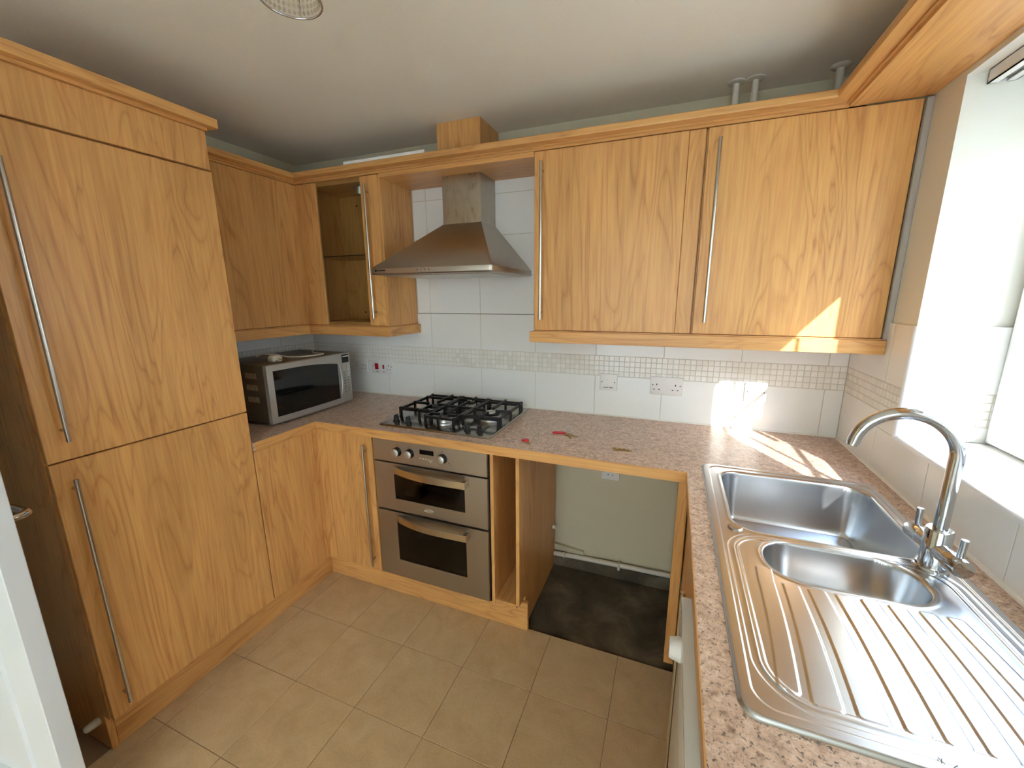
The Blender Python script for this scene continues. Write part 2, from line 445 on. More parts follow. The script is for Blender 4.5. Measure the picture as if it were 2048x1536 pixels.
# tiled sill with white edge trims
sill = struct(emit('sill', M().box(W + 0.004, 3.135, WY0, YT, 1.05, 1.0588), 'grout'), 'white glossy tiled window sill', 'sill')
for a, b in zip((YT, -0.63, -0.952, -1.275), (-0.63, -0.952, -1.275, WY0)):
    piece('tile', sill, W + 0.008, 3.134, b + g, a - g, 1.057, 1.066, 'white_tile')
struct(emit('trim_1', M().prism(arc((W + 0.009, 1.0575), 0.0095, math.pi / 2, math.pi, 6) + [(W + 0.009, 1.0575 - 0.006), (W - 0.0005, 1.0575 - 0.006)][::-1], 1, WY0, YT - 0.002), 'upvc', smooth=40), 'white rounded tile trim along the sill edge', 'trim')
struct(emit('trim_2', M().prism(arc((W + 0.009, YT + 0.009), 0.0095, math.pi, 1.5 * math.pi, 6) + [(W + 0.009, YT + 0.012), (W - 0.0005, YT + 0.012)], 2, 1.058, 1.412), 'upvc', smooth=40), 'white rounded tile trim up the window reveal', 'trim')
# sealant beads where worktop meets tiles
struct(emit('trim_3', M().prism([(0.0005, 0.9098), (-0.006, 0.9098), (-0.004, 0.914), (0.0005, 0.9165)], 0, 0.0, W), 'sealant'), 'white sealant bead behind the worktop', 'sealant')
struct(emit('trim_4', M().prism([(W + 0.0005, 0.9098), (W - 0.007, 0.9098), (W - 0.005, 0.914), (W + 0.0005, 0.918)], 1, -2.3, 0), 'sealant'), 'white sealant bead below the window tiles', 'sealant')
struct(emit('trim_5', M().box(W - 0.0095, WX0, -0.282, -0.262, 1.353, 2.09, 0.002), 'pale_filler'), 'grey filler strip between wall cabinet and window wall', 'filler')

# window: two casements with glazing bars
def window():
    w = group_struct('window_1', 'white plastic window with glazing bars above sink', 'window', (3.16, -0.966, 1.06))
    f = M(); X0, X1 = 3.118, 3.168
    f.box(X0, X1, WY0, -1.490, WZ0 + 0.008, WZ1, 0.004, 2); f.box(X0, X1, -0.462, WY1, WZ0 + 0.008, WZ1, 0.004, 2)
    f.box(X0, X1, -1.495, -0.457, WZ0 + 0.008, 1.118, 0.004, 2); f.box(X0, X1, -1.495, -0.457, 2.014, WZ1, 0.004, 2)
    f.box(X0, X1, -1.020, -0.965, 1.115, 2.018, 0.004, 2)
    emit('frame', f, 'upvc', w, smooth=35)
    for gy0, gy1, bars in ((-0.965, -0.462, (-0.602, -0.768)), (-1.490, -1.020, (-1.31,))):
        p = emit('pane', M().box(3.1435, 3.1465, gy0 - 0.004, gy1 + 0.004, 1.114, 2.018), 'window_glass', w)
        for y in bars: emit('glazing_bar', M().box(3.1465, 3.1525, y - 0.010, y + 0.010, 1.116, 2.016), 'upvc', p)
        for z in (1.17, 1.462, 1.752): emit('glazing_bar', M().box(3.1466, 3.1524, gy0, gy1, z - 0.010, z + 0.010), 'upvc', p)
    # opening casement standing slightly proud of the frame
    c = M(); x0 = 3.094
    c.box(x0, X0 + 0.001, -0.505, -0.4475, 1.072, 2.045, 0.005, 2); c.box(x0, X0 + 0.001, -0.9645, -0.945, 1.072, 2.045, 0.005, 2)
    c.box(x0, X0 + 0.001, -0.948, -0.502, 1.072, 1.13, 0.004, 2); c.box(x0, X0 + 0.001, -0.948, -0.502, 2.0, 2.045, 0.004, 2)
    emit('casement', c, 'upvc', w, smooth=35)
    h = M(); h.box(3.075, 3.095, -0.975, -0.95, 1.50, 1.56, 0.004).box(3.055, 3.077, -0.972, -0.953, 1.42, 1.55, 0.005)
    emit('handle', h, 'upvc', w)
window()
def added_glazed_door():  # unseen doors added behind the camera, sized to let in fill daylight
    w = group_struct('door_added', 'unseen white glazed doors added to let in fill daylight', 'door', (2.8, YR, 0))
    f = M(); y0, y1 = YR - 0.1, YR - 0.03; n = 4; st = (GB - GA) / n
    for k in range(n + 1): f.box(GA + k * st - (0 if k == 0 else 0.025), GA + k * st + (0 if k == n else 0.025), y0, y1, 0, 2.15)
    f.box(GA, GB, y0, y1, 0, 0.08); f.box(GA, GB, y0, y1, 2.09, 2.15)
    emit('frame', f, 'upvc', w)
    for k in range(n): emit('pane', M().box(GA + k * st + 0.02, GA + (k + 1) * st - 0.02, YR - 0.067, YR - 0.063, 0.075, 2.095), 'window_glass', w)
added_glazed_door()
# outside, unseen: ground added to bounce light, walls added to block it
struct(emit('ground', M().box(-14, 22, -24, 10, -0.4, -0.13), 'paving'), 'unseen pale paved ground added outside to bounce light', 'ground')
struct(emit('wall_sun_block', M().box(-6, 9.0, -8.9, -8.5, -0.13, 4.7), 'sun_block_render'), 'unseen tall pale wall added to keep sun off the rear glazing', 'wall')  # added to block the sun from the rear glazing

struct(emit('wall_sky_block', M().box(5.0, 5.4, -3.9, 1.8, -0.13, 5.0).box(5.0, 5.4, -8.5, -3.9, -0.13, 2.0), 'render_coat'), 'unseen pale rendered wall added to cut sky light at the window', 'wall')  # added to hold back sky light from the window reveal

# white panelled door standing open beside the tall cabinet
def open_door():
    E_ = Vector((0.80, -1.697, 0.0)); ang = R(6)
    d = group_struct('door_1', 'open white panelled door with chrome lever handle', 'door', E_)
    d.rotation_euler = (0, 0, ang)
    b = BASE[d.name]
    def L(mm, name, mat, par, **k):     # local frame: door runs along -x from the free edge, faces -y
        bmesh.ops.translate(mm.bm, verts=mm.bm.verts, vec=b); return emit(name, mm, mat, par, **k)
    lw, t = 0.762, 0.044
    m = M()
    m.box(-0.10, 0, 0, t, 0.006, 1.98, 0.002).box(-lw, -lw + 0.10, 0, t, 0.006, 1.98, 0.002)
    for z0, z1 in ((0.006, 0.2), (0.86, 0.98), (1.87, 1.98)): m.box(-lw + 0.099, -0.099, 0, t, z0, z1)
    m.box(-lw / 2 - 0.05, -lw / 2 + 0.05, 0, t, 0.19, 1.88)
    lf = L(m, 'leaf', 'door_paint', d)
    for xa, xb in ((-lw + 0.1, -lw / 2 - 0.05), (-lw / 2 + 0.05, -0.1)):
        for z0, z1 in ((0.2, 0.86), (0.98, 1.87)):
            q = M().box(xa - 0.001, xb + 0.001, 0.010, t - 0.010, z0 - 0.001, z1 + 0.001)
            q.box(xa + 0.035, xb - 0.035, 0.004, t - 0.004, z0 + 0.035, z1 - 0.035, 0.006)
            L(q, 'panel', 'door_paint', d)
    for s, y in ((-1, 0.0), (1, t)):
        h = M(); z = 0.985; x = -0.05
        h.cyl((x, y, z), (x, y + s * 0.008, z), 0.026, n=24)
        h.tube([(x, y, z), (x, y + s * 0.045, z), (x + 0.006, y + s * 0.056, z), (x + 0.02, y + s * 0.060, z)] if s < 0 else
               [(x, y, z), (x, y + s * 0.034, z), (x - 0.006, y + s * 0.044, z), (x - 0.02, y + s * 0.048, z), (x - 0.12, y + s * 0.048, z + 0.002)], 0.0095, 12)
        L(h, 'handle', 'chrome', d, smooth=40)
open_door()
# ================================================================== CABINETS
def bar_handle(parent, axis_xy, z0, z1, toward, name='handle'):
    """vertical steel bar with two posts; toward = unit vector from bar to the door face"""
    x, y = axis_xy; m = M()
    m.cyl((x, y, z0), (x, y, z1), 0.0062, n=14)
    for z in (z0 + 0.032, z1 - 0.032):
        m.cyl((x, y, z), (x + toward[0] * 0.0305, y + toward[1] * 0.0305, z), 0.0048, n=10)
    return emit(name, m, 'steel_bar', parent, smooth=50)

def tall_cabinet():
    t = thing('tall_cabinet', 'tall beech-effect fridge housing cabinet with two handled doors', 'cabinet', (0.29, -1.215, 0))
    emit('side_panel', M().box(0.001, 0.563, -1.513, -1.495, 0.14, 2.094, 0.001).box(0.001, 0.528, -1.513, -1.495, 0.0, 0.141), 'wood_z', t)
    emit('body', M().box(0.003, 0.560, -1.494, -0.921, 0.15, 2.092), 'wood_z', t)
    emit('top_panel', M().box(0.5645, 0.583, -1.511, -0.922, 1.9645, 2.094, 0.0015), 'wood_z', t)
    d = emit('door', M().box(0.5645, 0.584, -1.511, -0.921, 1.0455, 1.9575, 0.0015), 'wood_z', t)
    bar_handle(d, (0.613, -1.467), 1.105, 1.857, (-1, 0))
    d = emit('door', M().box(0.5645, 0.584, -1.511, -0.921, 0.147, 1.041, 0.0015), 'wood_z', t)
    bar_handle(d, (0.613, -1.472), 0.195, 0.990, (-1, 0))
tall_cabinet()
tag(emit('door_stop', M().lathe_axis((0.485, -1.5125, 0.105), (0, -1, 0), [(0.013, 0), (0.014, 0.004), (0.012, 0.03), (0.010, 0.038), (0.004, 0.041)], 16), 'cream_rubber', smooth=50, loc=(0.485, -1.513, 0.105)), 'small cream rubber buffer on the foot of the tall cabinet', 'door stop')

# kickboards
tag(emit('kickboard', M().box(0.509, 0.527, -1.494, -0.5275, 0.0005, 0.1455, 0.001), 'wood_y', loc=(0.518, -1.0, 0)), 'long beech-effect kickboard under the tall cabinet', 'kickboard')
tag(emit('kickboard', M().box(0.5095, 1.681, -0.527, -0.509, 0.0005, 0.1455, 0.001), 'wood_x', loc=(1.1, -0.518, 0)), 'beech-effect kickboard under the double oven', 'kickboard')

# base cabinets
def base_corner():
    t = thing('base_cabinet', 'beech-effect corner base cabinet without handle beside tall cabinet', 'cabinet', (0.3, -0.76, 0.15))
    emit('body', M().box(0.003, 0.564, -0.918, -0.03, 0.15, 0.868), 'wood_z', t)
    emit('door', M().box(0.5645, 0.584, -0.917, -0.612, 0.148, 0.864, 0.0015), 'wood_z', t)
    emit('corner_post', M().box(0.566, 0.5825, -0.610, -0.5675, 0.148, 0.8685, 0.001).box(0.5825, 0.631, -0.5835, -0.567, 0.148, 0.8685, 0.001), 'wood_z', t)
base_corner()
def base_narrow():
    t = thing('base_cabinet', 'narrow beech-effect base cabinet with bar handle beside oven', 'cabinet', (0.77, -0.3, 0.15))
    emit('body', M().box(0.570, 0.926, -0.564, -0.02, 0.15, 0.868), 'wood_z', t)
    d = emit('door', M().box(0.634, 0.921, -0.584, -0.5645, 0.148, 0.864, 0.0015), 'wood_z', t)
    bar_handle(d, (0.889, -0.613), 0.190, 0.828, (0, 1))
base_narrow()
def tray_unit():
    t = thing('tray_unit', 'narrow open beech-effect tray slot between oven and empty bay', 'cabinet', (1.597, -0.3, 0))
    emit('side_panel', M().box(1.5315, 1.5465, -0.584, -0.02, 0.150, 0.8695, 0.001), 'wood_z', t)
    emit('side_panel', M().box(1.647, 1.663, -0.584, -0.006, 0.168, 0.8695, 0.001).box(1.647, 1.663, -0.508, -0.006, 0.0, 0.17), 'wood_z', t)
    emit('base', M().box(1.546, 1.648, -0.580, -0.02, 0.150, 0.170, 0.001), 'wood_y', t)
    emit('back', M().box(1.546, 1.648, -0.03, -0.02, 0.16, 0.868), 'wood_z', t)
tray_unit()
def sink_cabinet():
    t = thing('sink_cabinet', 'beech-effect cabinet under the sink beside the empty bay', 'cabinet', (2.58, -0.88, 0.12))
    emit('end_panel', M().box(2.283, 2.300, -0.568, -0.01, 0.12, 0.8695, 0.001).box(2.3, 2.86, -0.62, -0.603, 0.15, 0.70), 'wood_z', t)
    emit('filler', M().box(2.262, 2.2955, -0.602, -0.570, 0.122, 0.8695, 0.001), 'wood_z', t)
    emit('side_panel', M().box(2.322, 2.86, -1.156, -1.140, 0.15, 0.70), 'wood_z', t)
    emit('base', M().box(2.322, 2.86, -1.14, -0.62, 0.15, 0.166), 'wood_y', t)
    d = emit('door', M().box(2.300, 2.320, -1.153, -0.606, 0.150, 0.864, 0.0015), 'wood_z', t)
    bar_handle(d, (2.2715, -1.112), 0.20, 0.822, (1, 0))
    emit('kickboard', M().box(2.345, 2.362, -1.155, -0.6, 0.0, 0.148), 'wood_y', t)
sink_cabinet()
def end_cabinet():
    t = thing('base_cabinet', 'beech-effect base cabinet at the end of the sink run', 'cabinet', (2.58, -2.03, 0))
    emit('body', M().box(2.322, 2.87, -2.28, -1.775, 0.0, 0.868), 'wood_z', t)
    d = emit('door', M().box(2.302, 2.321, -2.278, -1.777, 0.15, 0.864, 0.0015), 'wood_z', t)
    bar_handle(d, (2.2715, -1.82), 0.20, 0.82, (1, 0))
end_cabinet()

# wall cabinets
ZU0, ZU1 = 1.3555, 2.092
def wall_left_cab():
    t = thing('wall_cabinet', 'plain beech-effect wall cabinet between tall and glazed cabinets', 'cabinet', (0.13, -0.6, ZU0))
    emit('body', M().box(0.001, 0.2515, -0.918, -0.003, ZU0, ZU1), 'wood_z', t)
    emit('door', M().box(0.2525, 0.272, -0.9175, -0.3065, ZU0 + 0.002, ZU1, 0.0015), 'wood_z', t)
    emit('corner_post', M().box(0.2525, 0.266, -0.3055, -0.254, ZU0, ZU1, 0.001).box(0.266, 0.304, -0.266, -0.254, ZU0, ZU1, 0.001), 'wood_z', t)
wall_left_cab()
def glazed_cab():
    t = thing('glazed_cabinet', 'beech-effect wall cabinet with glazed door beside cooker hood', 'cabinet', (0.56, -0.14, ZU0))
    emit('side_panel', M().box(0.8005, 0.8185, -0.262, -0.001, ZU0, ZU1, 0.001), 'wood_z', t)
    emit('side_panel', M().box(0.306, 0.330, -0.252, -0.001, ZU0, ZU1, 0.001), 'wood_z', t)
    emit('top', M().box(0.33, 0.8005, -0.252, -0.001, ZU1 - 0.018, ZU1), 'wood_x', t)
    emit('base', M().box(0.33, 0.8005, -0.252, -0.001, ZU0, ZU0 + 0.018), 'wood_x', t)
    emit('back', M().box(0.33, 0.8005, -0.012, -0.001, ZU0 + 0.018, ZU1 - 0.018), 'wood_z', t)
    d = emit('door', M().box(0.305, 0.410, -0.272, -0.2535, ZU0 + 0.002, ZU1 - 0.002, 0.0015).box(0.704, 0.8085, -0.272, -0.2535, ZU0 + 0.002, ZU1 - 0.002, 0.0015), 'wood_z', t)
    emit('pane', M().box(0.402, 0.712, -0.2645, -0.2605, ZU0 + 0.004, ZU1 - 0.004), 'clear_glass', d)
    bar_handle(d, (0.752, -0.301), 1.398, 2.045, (0, 1))
    emit('glass_shelf', M().box(0.331, 0.80, -0.235, -0.015, 1.720, 1.726), 'clear_glass', t)
    emit('shelf_edge', M().box(0.331, 0.80, -0.2365, -0.235, 1.720, 1.726), 'enamel', t)
    emit('downlight', M().lathe(0.615, -0.16, [(0.032, ZU1 - 0.056), (0.034, ZU1 - 0.05), (0.034, ZU1 - 0.02), (0.036, ZU1 - 0.018)], 24), 'brushed_alu', t, smooth=40)
    for x, z in ((0.45, 2.022), (0.455, 1.417), (0.74, 2.022), (0.74, 1.417)): emit('fixing_hole', M().cyl((x, -0.0118, z), (x, -0.0135, z), 0.005, n=12), 'dark_gap', t)
glazed_cab()
def wall_cab_mid():
    t = thing('wall_cabinet', 'wide beech-effect wall cabinet beside cooker hood with handle and filler strip', 'cabinet', (1.94, -0.14, ZU0))
    emit('body', M().box(1.6172, 2.270, -0.2525, -0.001, ZU0, ZU1), 'wood_z', t)
    d = emit('door', M().box(1.618, 2.2105, -0.272, -0.2535, ZU0 + 0.002, ZU1 - 0.001, 0.0015), 'wood_z', t)
    emit('filler', M().box(2.212, 2.2665, -0.268, -0.2535, ZU0 + 0.002, ZU1 - 0.001, 0.001), 'wood_z', t)
    bar_handle(d, (1.6555, -0.301), 1.405, 2.045, (0, 1))
wall_cab_mid()
def wall_cab_right():
    t = thing('wall_cabinet', 'sunlit beech-effect wall cabinet with handle beside the window', 'cabinet', (2.57, -0.14, ZU0))
    emit('body', M().box(2.2715, 2.873, -0.2525, -0.001, ZU0, ZU1), 'wood_z', t)
    d = emit('door', M().box(2.2755, 2.871, -0.272, -0.2535, ZU0 + 0.002, ZU1 - 0.001, 0.0015), 'wood_z', t)
    bar_handle(d, (2.3135, -0.301), 1.404, 2.047, (0, 1))
wall_cab_right()
def pelmets():
    t = thing('pelmet', 'beech-effect light pelmet under the glazed corner cabinet', 'pelmet', (0.5, -0.28, 1.303))
    emit('rail', M().box(0.269, 0.287, -0.918, -0.269, 1.303, 1.351, 0.001), 'wood_y', t)
    emit('rail', M().box(0.287, 0.836, -0.287, -0.269, 1.303, 1.351, 0.001), 'wood_x', t)
    emit('rail', M().box(0.818, 0.836, -0.2695, -0.001, 1.303, 1.351, 0.001), 'wood_y', t)
    emit('deck', M().box(0.001, 0.27, -0.918, -0.001, 1.3505, 1.355).box(0.27, 0.82, -0.27, -0.001, 1.3505, 1.355), 'wood_x', t)
    t = thing('pelmet', 'beech-effect light pelmet under the wall cabinets beside window', 'pelmet', (2.2, -0.28, 1.303))
    emit('rail', M().box(1.603, W - 0.001, -0.287, -0.269, 1.303, 1.351, 0.001), 'wood_x', t)
    emit('rail', M().box(1.603, 1.621, -0.2695, -0.001, 1.303, 1.351, 0.001), 'wood_y', t)
    emit('deck', M().box(1.62, W - 0.001, -0.27, -0.001, 1.3505, 1.355), 'wood_x', t)
pelmets()
def cornices():
    def prof(o, s):     # outward offset o from the face line, sign s
        return [(o + s * a, z) for a, z in ((-0.045, 2.0935), (0.002, 2.0935), (0.002, 2.102), (0.010, 2.104), (0.010, 2.1095), (0.046, 2.112), (0.048, 2.117), (0.048, 2.134), (0.044, 2.137), (-0.045, 2.137))]
    t = thing('cornice', 'beech-effect cornice running along the wall cabinets and over the window', 'cornice', (1.4, -0.29, 2.093))
    emit('moulding', M().prism(prof(0.272, 1), 1, -0.897, -0.227), 'wood_y', t)
    emit('moulding', M().prism(prof(-0.272, -1), 0, 0.2275, 2.727), 'wood_x', t)
    emit('moulding', M().prism(prof(2.683, -1), 1, -2.3, -0.228), 'wood_y', t)
    emit('soffit_panel', M().box(2.684, W + 0.0075, -2.3, -0.2735, 2.0945, 2.112, 0.001), 'wood_y', t)
    emit('bridging_panel', M().box(0.8190, 1.6165, -0.272, -0.001, 2.0735, 2.0932, 0.001), 'wood_x', t)
    t = thing('cornice', 'beech-effect cornice capping the tall cabinet', 'cornice', (0.3, -1.2, 2.095))
    emit('moulding', M().box(0.003, 0.594, -1.54, -0.921, 2.0945, 2.104).box(0.003, 0.622, -1.56, -0.898, 2.104, 2.135, 0.0015), 'wood_y', t)
cornices()
tag(emit('flue_boxing', M().box(1.113, 1.338, -0.203, 0.0075, 2.137, H - 0.0005, 0.001), 'wood_z', loc=(1.22, -0.1, 2.137)), 'beech-effect box over cooker hood reaching the ceiling', 'flue box')
tag(emit('plastic_trunking', M().prism(rrect(-0.316, -0.290, 2.137, 2.1515, 0.003, 3), 0, 0.652, 1.112), 'white_plastic', loc=(0.88, -0.30, 2.137)), 'thin white plastic strip lying on the cornice', 'trunking')

# heating pipes above the wall cabinets
for (x, y, lab) in ((2.362, -0.105, 'white pipe of the close pair, farther from the window'), (2.425, -0.110, 'white pipe of the close pair, nearer the window'), (2.688, -0.095, 'single white pipe rising by the cornice corner')):
    t = thing('heating_pipe', lab, 'pipe', (x, y, ZU1), 'pipes above the wall cabinets')
    emit('pipe', M().cyl((x, y, ZU1 - 0.0005), (x, y, H - 0.001), 0.0115, n=18), 'pipe_white', t, smooth=50)
    emit('collar', M().lathe(x, y, [(0.014, H - 0.010), (0.0285, H - 0.007), (0.033, H - 0.001)] if x > 2.5 else [(0.014, H - 0.009), (0.0315, H - 0.006), (0.0315, H - 0.001)], 28), 'pipe_white', t, smooth=50)
# ================================================================== WORKTOP, SINK, TAP
WT0, WT1 = 0.870, 0.910
XF = W - 0.6                   # front edge of the sink run
def worktop():
    t = thing('worktop', 'speckled pinkish-brown granite-effect worktop running around three walls', 'worktop', (1.4, -0.3, WT0))
    s = M(); e = 0.0025
    s.box(0.001, 0.6 - e, -0.9185, 0.0, WT0, WT1)
    s.box(0.6 - e, XF + e, -0.6 + e, 0.0, WT0, WT1)
    hx0, hx1, hy0, hy1 = 2.352, 2.813, -1.455, -0.517      # sink cut-out
    s.box(XF + e, W, hy1, 0.0, WT0, WT1); s.box(XF + e, hx0, hy0, hy1, WT0, WT1); s.box(hx1, W, hy0, hy1, WT0, WT1)
    s.box(XF + e, W, -2.3, hy0, WT0, WT1)
    emit('slab', s, 'worktop', t)
    emit('edge_band', M().box(0.6 - e, 0.6, -0.9185, -0.6 + e, WT0, WT1 - 0.0005), 'wood_y', t)
    emit('edge_band', M().box(0.6 - e, XF + e, -0.6, -0.6 + e, WT0, WT1 - 0.0005), 'wood_x', t)
    emit('edge_band', M().box(XF, XF + e, -2.3, -0.6, WT0, WT1 - 0.0005), 'wood_y', t)
worktop()

SX0, SX1, SY0, SY1 = 2.335, 2.830, -1.474, -0.499
def sink():
    t = thing('sink', 'stainless steel one and a half bowl inset sink with ribbed drainer', 'sink', ((SX0 + SX1) / 2, (SY0 + SY1) / 2, 0.91))
    st = 0.0013
    nx = int(round((SX1 - SX0) / st)); ny = int(round((SY1 - SY0) / st))
    X, Y = np.meshgrid(np.linspace(SX0, SX1, nx + 1), np.linspace(SY0, SY1, ny + 1), indexing='ij')
    def sd(x0, x1, y0, y1, r, X=X, Y=Y):       # signed distance to a rounded rectangle, negative inside
        qx = np.abs(X - (x0 + x1) / 2) - (x1 - x0) / 2 + r; qy = np.abs(Y - (y0 + y1) / 2) - (y1 - y0) / 2 + r
        return np.minimum(np.maximum(qx, qy), 0) + np.hypot(np.maximum(qx, 0), np.maximum(qy, 0)) - r
    ss = lambda a, b, v: (lambda q: q * q * (3 - 2 * q))(np.clip((v - a) / (b - a), 0, 1))
    d0 = sd(SX0, SX1, SY0, SY1, 0.030)
    Z = np.full(X.shape, 0.9165)
    Z -= 0.0066 * ss(-0.0065, 0.0, d0)                                   # rolled outer edge
    d1 = sd(2.357, 2.810, -1.452, -0.520, 0.035)
    Z -= 0.0016 * ss(0.0016, -0.0016, d1)                                # step inside the rim
    # drainer tray with double bead, arching round the small bowl
    d2 = sd(2.366, 2.800, -1.440, -0.948, 0.085)
    Z -= 0.0012 * ss(0.0016, -0.0016, d2)
    d3 = d2 + 0.012
    Z += 0.0011 * np.exp(-(d3 / 0.0018) ** 2)
    Z -= 0.0016 * ss(0.002, -0.002, d2 + 0.022)
    # ribs of the drainer: raised fingers fanning out towards the end
    ty = np.array([-1.133, -1.419])
    top_a = [2.4125, 2.458, 2.502, 2.549, 2.591, 2.634, 2.681, 2.722]; top_b = [2.4425, 2.487, 2.533, 2.577, 2.619, 2.662, 2.706, 2.746]
    bot_a = [2.394, 2.437, 2.493, 2.547, 2.590, 2.634, 2.684, 2.732]; bot_b = [2.424, 2.477, 2.532, 2.576, 2.618, 2.664, 2.714, 2.762]
    u = np.clip((Y - ty[0]) / (ty[1] - ty[0]), -0.3, 1.2)
    for k in range(8):
        tt = u ** 1.25 if False else u
        bow = 0.004 * np.sin(np.clip(u, 0, 1) * math.pi)
        a = top_a[k] + (bot_a[k] - top_a[k]) * tt + bow; b = top_b[k] + (bot_b[k] - top_b[k]) * tt + bow
        y_top = (-1.085 if k == 0 else -1.128); y_bot = -1.419 + (0.010 if k == 0 else 0)
        qx = np.abs(X - (a + b) / 2) - (b - a) / 2 + 0.006; qy = np.abs(Y - (y_top + y_bot) / 2) - (y_top - y_bot) / 2 + 0.006
        d = np.minimum(np.maximum(qx, qy), 0) + np.hypot(np.maximum(qx, 0), np.maximum(qy, 0)) - 0.006
        Z += 0.0019 * ss(0.0014, -0.0014, d)
    # bowls: near-vertical walls with a rounded foot
    def bowl(d, depth, fall, Z, slope=0.10):
        rimw = 0.010
        q = -d
        lip = ss(0.0, rimw, q) * 0.006
        wall = np.clip((q - 0.004) / fall, 0, 1)
        prof = np.sin(np.clip(wall, 0, 1) * math.pi / 2) ** 0.8
        return Z - np.where(q > 0, lip + prof * depth + np.clip(q - fall, 0, 0.2) * slope, 0)
    dm = sd(2.388, 2.797, -0.936, -0.548, 0.060)
    # chamfer the bowl corner that makes room for the tap
    cx = (X - 2.797) * 0.82 + (-(Y) - 0.936) * 0.57 + 0.035
    dm = np.maximum(dm, np.where((X > 2.70) & (Y < -0.80), cx, dm))
    dh = sd(2.437, 2.738, -1.114, -0.957, 0.074)
    Z = bowl(dm, 0.150, 0.034, Z, 0.05)
    Z = bowl(dh, 0.085, 0.034, Z, 0.08)
    # raised bead round both bowls
    Z += 0.0012 * np.exp(-((dm - 0.006) / 0.004) ** 2) + 0.0012 * np.exp(-((dh - 0.006) / 0.004) ** 2)
    b = BASE[t.name]
    co = np.stack([X - b.x, Y - b.y, Z - b.z], -1).reshape(-1, 3)
    idx = np.arange((nx + 1) * (ny + 1)).reshape(nx + 1, ny + 1)
    q = np.stack([idx[:-1, :-1], idx[1:, :-1], idx[1:, 1:], idx[:-1, 1:]], -1).reshape(-1, 4)
    keep = (d0.reshape(-1)[q] <= 0.0012).all(1)
    q = q[keep]
    me = bpy.data.meshes.new('steel_bowl_top')
    me.vertices.add(len(co)); me.vertices.foreach_set('co', co.ravel())
    me.loops.add(q.size); me.loops.foreach_set('vertex_index', q.ravel())
    me.polygons.add(len(q)); me.polygons.foreach_set('loop_start', np.arange(0, q.size, 4)); me.polygons.foreach_set('loop_total', np.full(len(q), 4))
    me.polygons.foreach_set('use_smooth', np.ones(len(q), bool))
    me.update(calc_edges=True); me.validate()
    me.materials.append(MATS['steel_sink'])
    o = bpy.data.objects.new('bowl_top', me); col.objects.link(o); o.parent = t; BASE[o.name] = b
    emit('hole_cover', M().lathe(2.393, -0.932, [(0.0175, 0.9135), (0.0175, 0.9175), (0.0155, 0.919), (0.001, 0.9195)], 28), 'steel', t, smooth=35)
    # waste strainers
    emit('waste', M().lathe(2.60, -0.745, [(0.046, 0.745), (0.043, 0.756), (0.036, 0.752), (0.03, 0.747), (0.001, 0.747)], 28), 'chrome', t, smooth=40)
    emit('waste', M().lathe(2.587, -1.037, [(0.040, 0.810), (0.038, 0.822), (0.030, 0.818), (0.001, 0.814)], 28), 'chrome', t, smooth=40)
    # maker's mark stamped at the drainer end
    mk = M()
    for (x, y, dx, dy) in ((2.566, -1.4555, 0.004, 0.008), (2.570, -1.4555, -0.004, 0.008), (2.578, -1.456, 0.006, 0.005), (2.582, -1.459, 0.006, 0.005)):
        mk.tube([(x, y, 0.9163), (x + dx, y + dy, 0.9163)], 0.0007, 6)
    emit('maker_mark', mk, 'grey_plastic', t)
sink()

def tap():
    TX, TY, TZ = 2.772, -0.962, 0.9165
    t = thing('mixer_tap', 'chrome swan-neck mixer tap with two lever controls', 'tap', (TX, TY, TZ))
    emit('body', M().lathe(TX, TY, [(0.0290, TZ - 0.004), (0.0295, TZ + 0.003), (0.0275, TZ + 0.006), (0.0235, TZ + 0.0065), (0.0235, TZ + 0.092), (0.0215, TZ + 0.095), (0.0135, TZ + 0.0955)], 36), 'chrome', t, smooth=35)
    sw = Vector((-1.0, 0.10, 0)).normalized(); rr = 0.0855; zc = 1.172
    pts = [Vector((TX, TY, z)) for z in (TZ + 0.09, 1.03, 1.06, 1.10, 1.14, 1.16)]
    for i in range(0, 29):
        a = math.pi * i / 28 * 0.95
        pts.append(Vector((TX, TY, zc + rr * math.sin(a))) + sw * (rr - rr * math.cos(a)))
    pts.append(pts[-1] + (pts[-1] - pts[-2]).normalized() * 0.006)
    sp = emit('spout', M().tube(pts, 0.0125, 20), 'chrome', t, smooth=60)
    e = pts[-1]
    ed = (pts[-1] - pts[-2]).normalized()
    emit('aerator', M().cyl(e - ed * 0.002, e + ed * 0.006, 0.0105, n=20), 'chrome', sp, smooth=40)
    ax = Vector((0.10, -1.0, 0.0)).normalized()
    for s in (1, -1):
        d = ax * s; c = Vector((TX, TY, TZ + 0.050))
        lv = emit('lever', M().lathe_axis(c + d * 0.016, d, [(0.0185, 0), (0.0185, 0.024), (0.0180, 0.0245), (0.0195, 0.026), (0.0195, 0.062), (0.0180, 0.0645), (0.001, 0.065)], 28), 'chrome', t, smooth=35)
        p0 = c + d * 0.064 + Vector((0, 0, 0.012))
        emit('pin', M().cyl(p0, p0 + Vector((0, 0, 0.046)) + d * 0.002, 0.0062, n=16), 'chrome', lv, smooth=40)
tap()

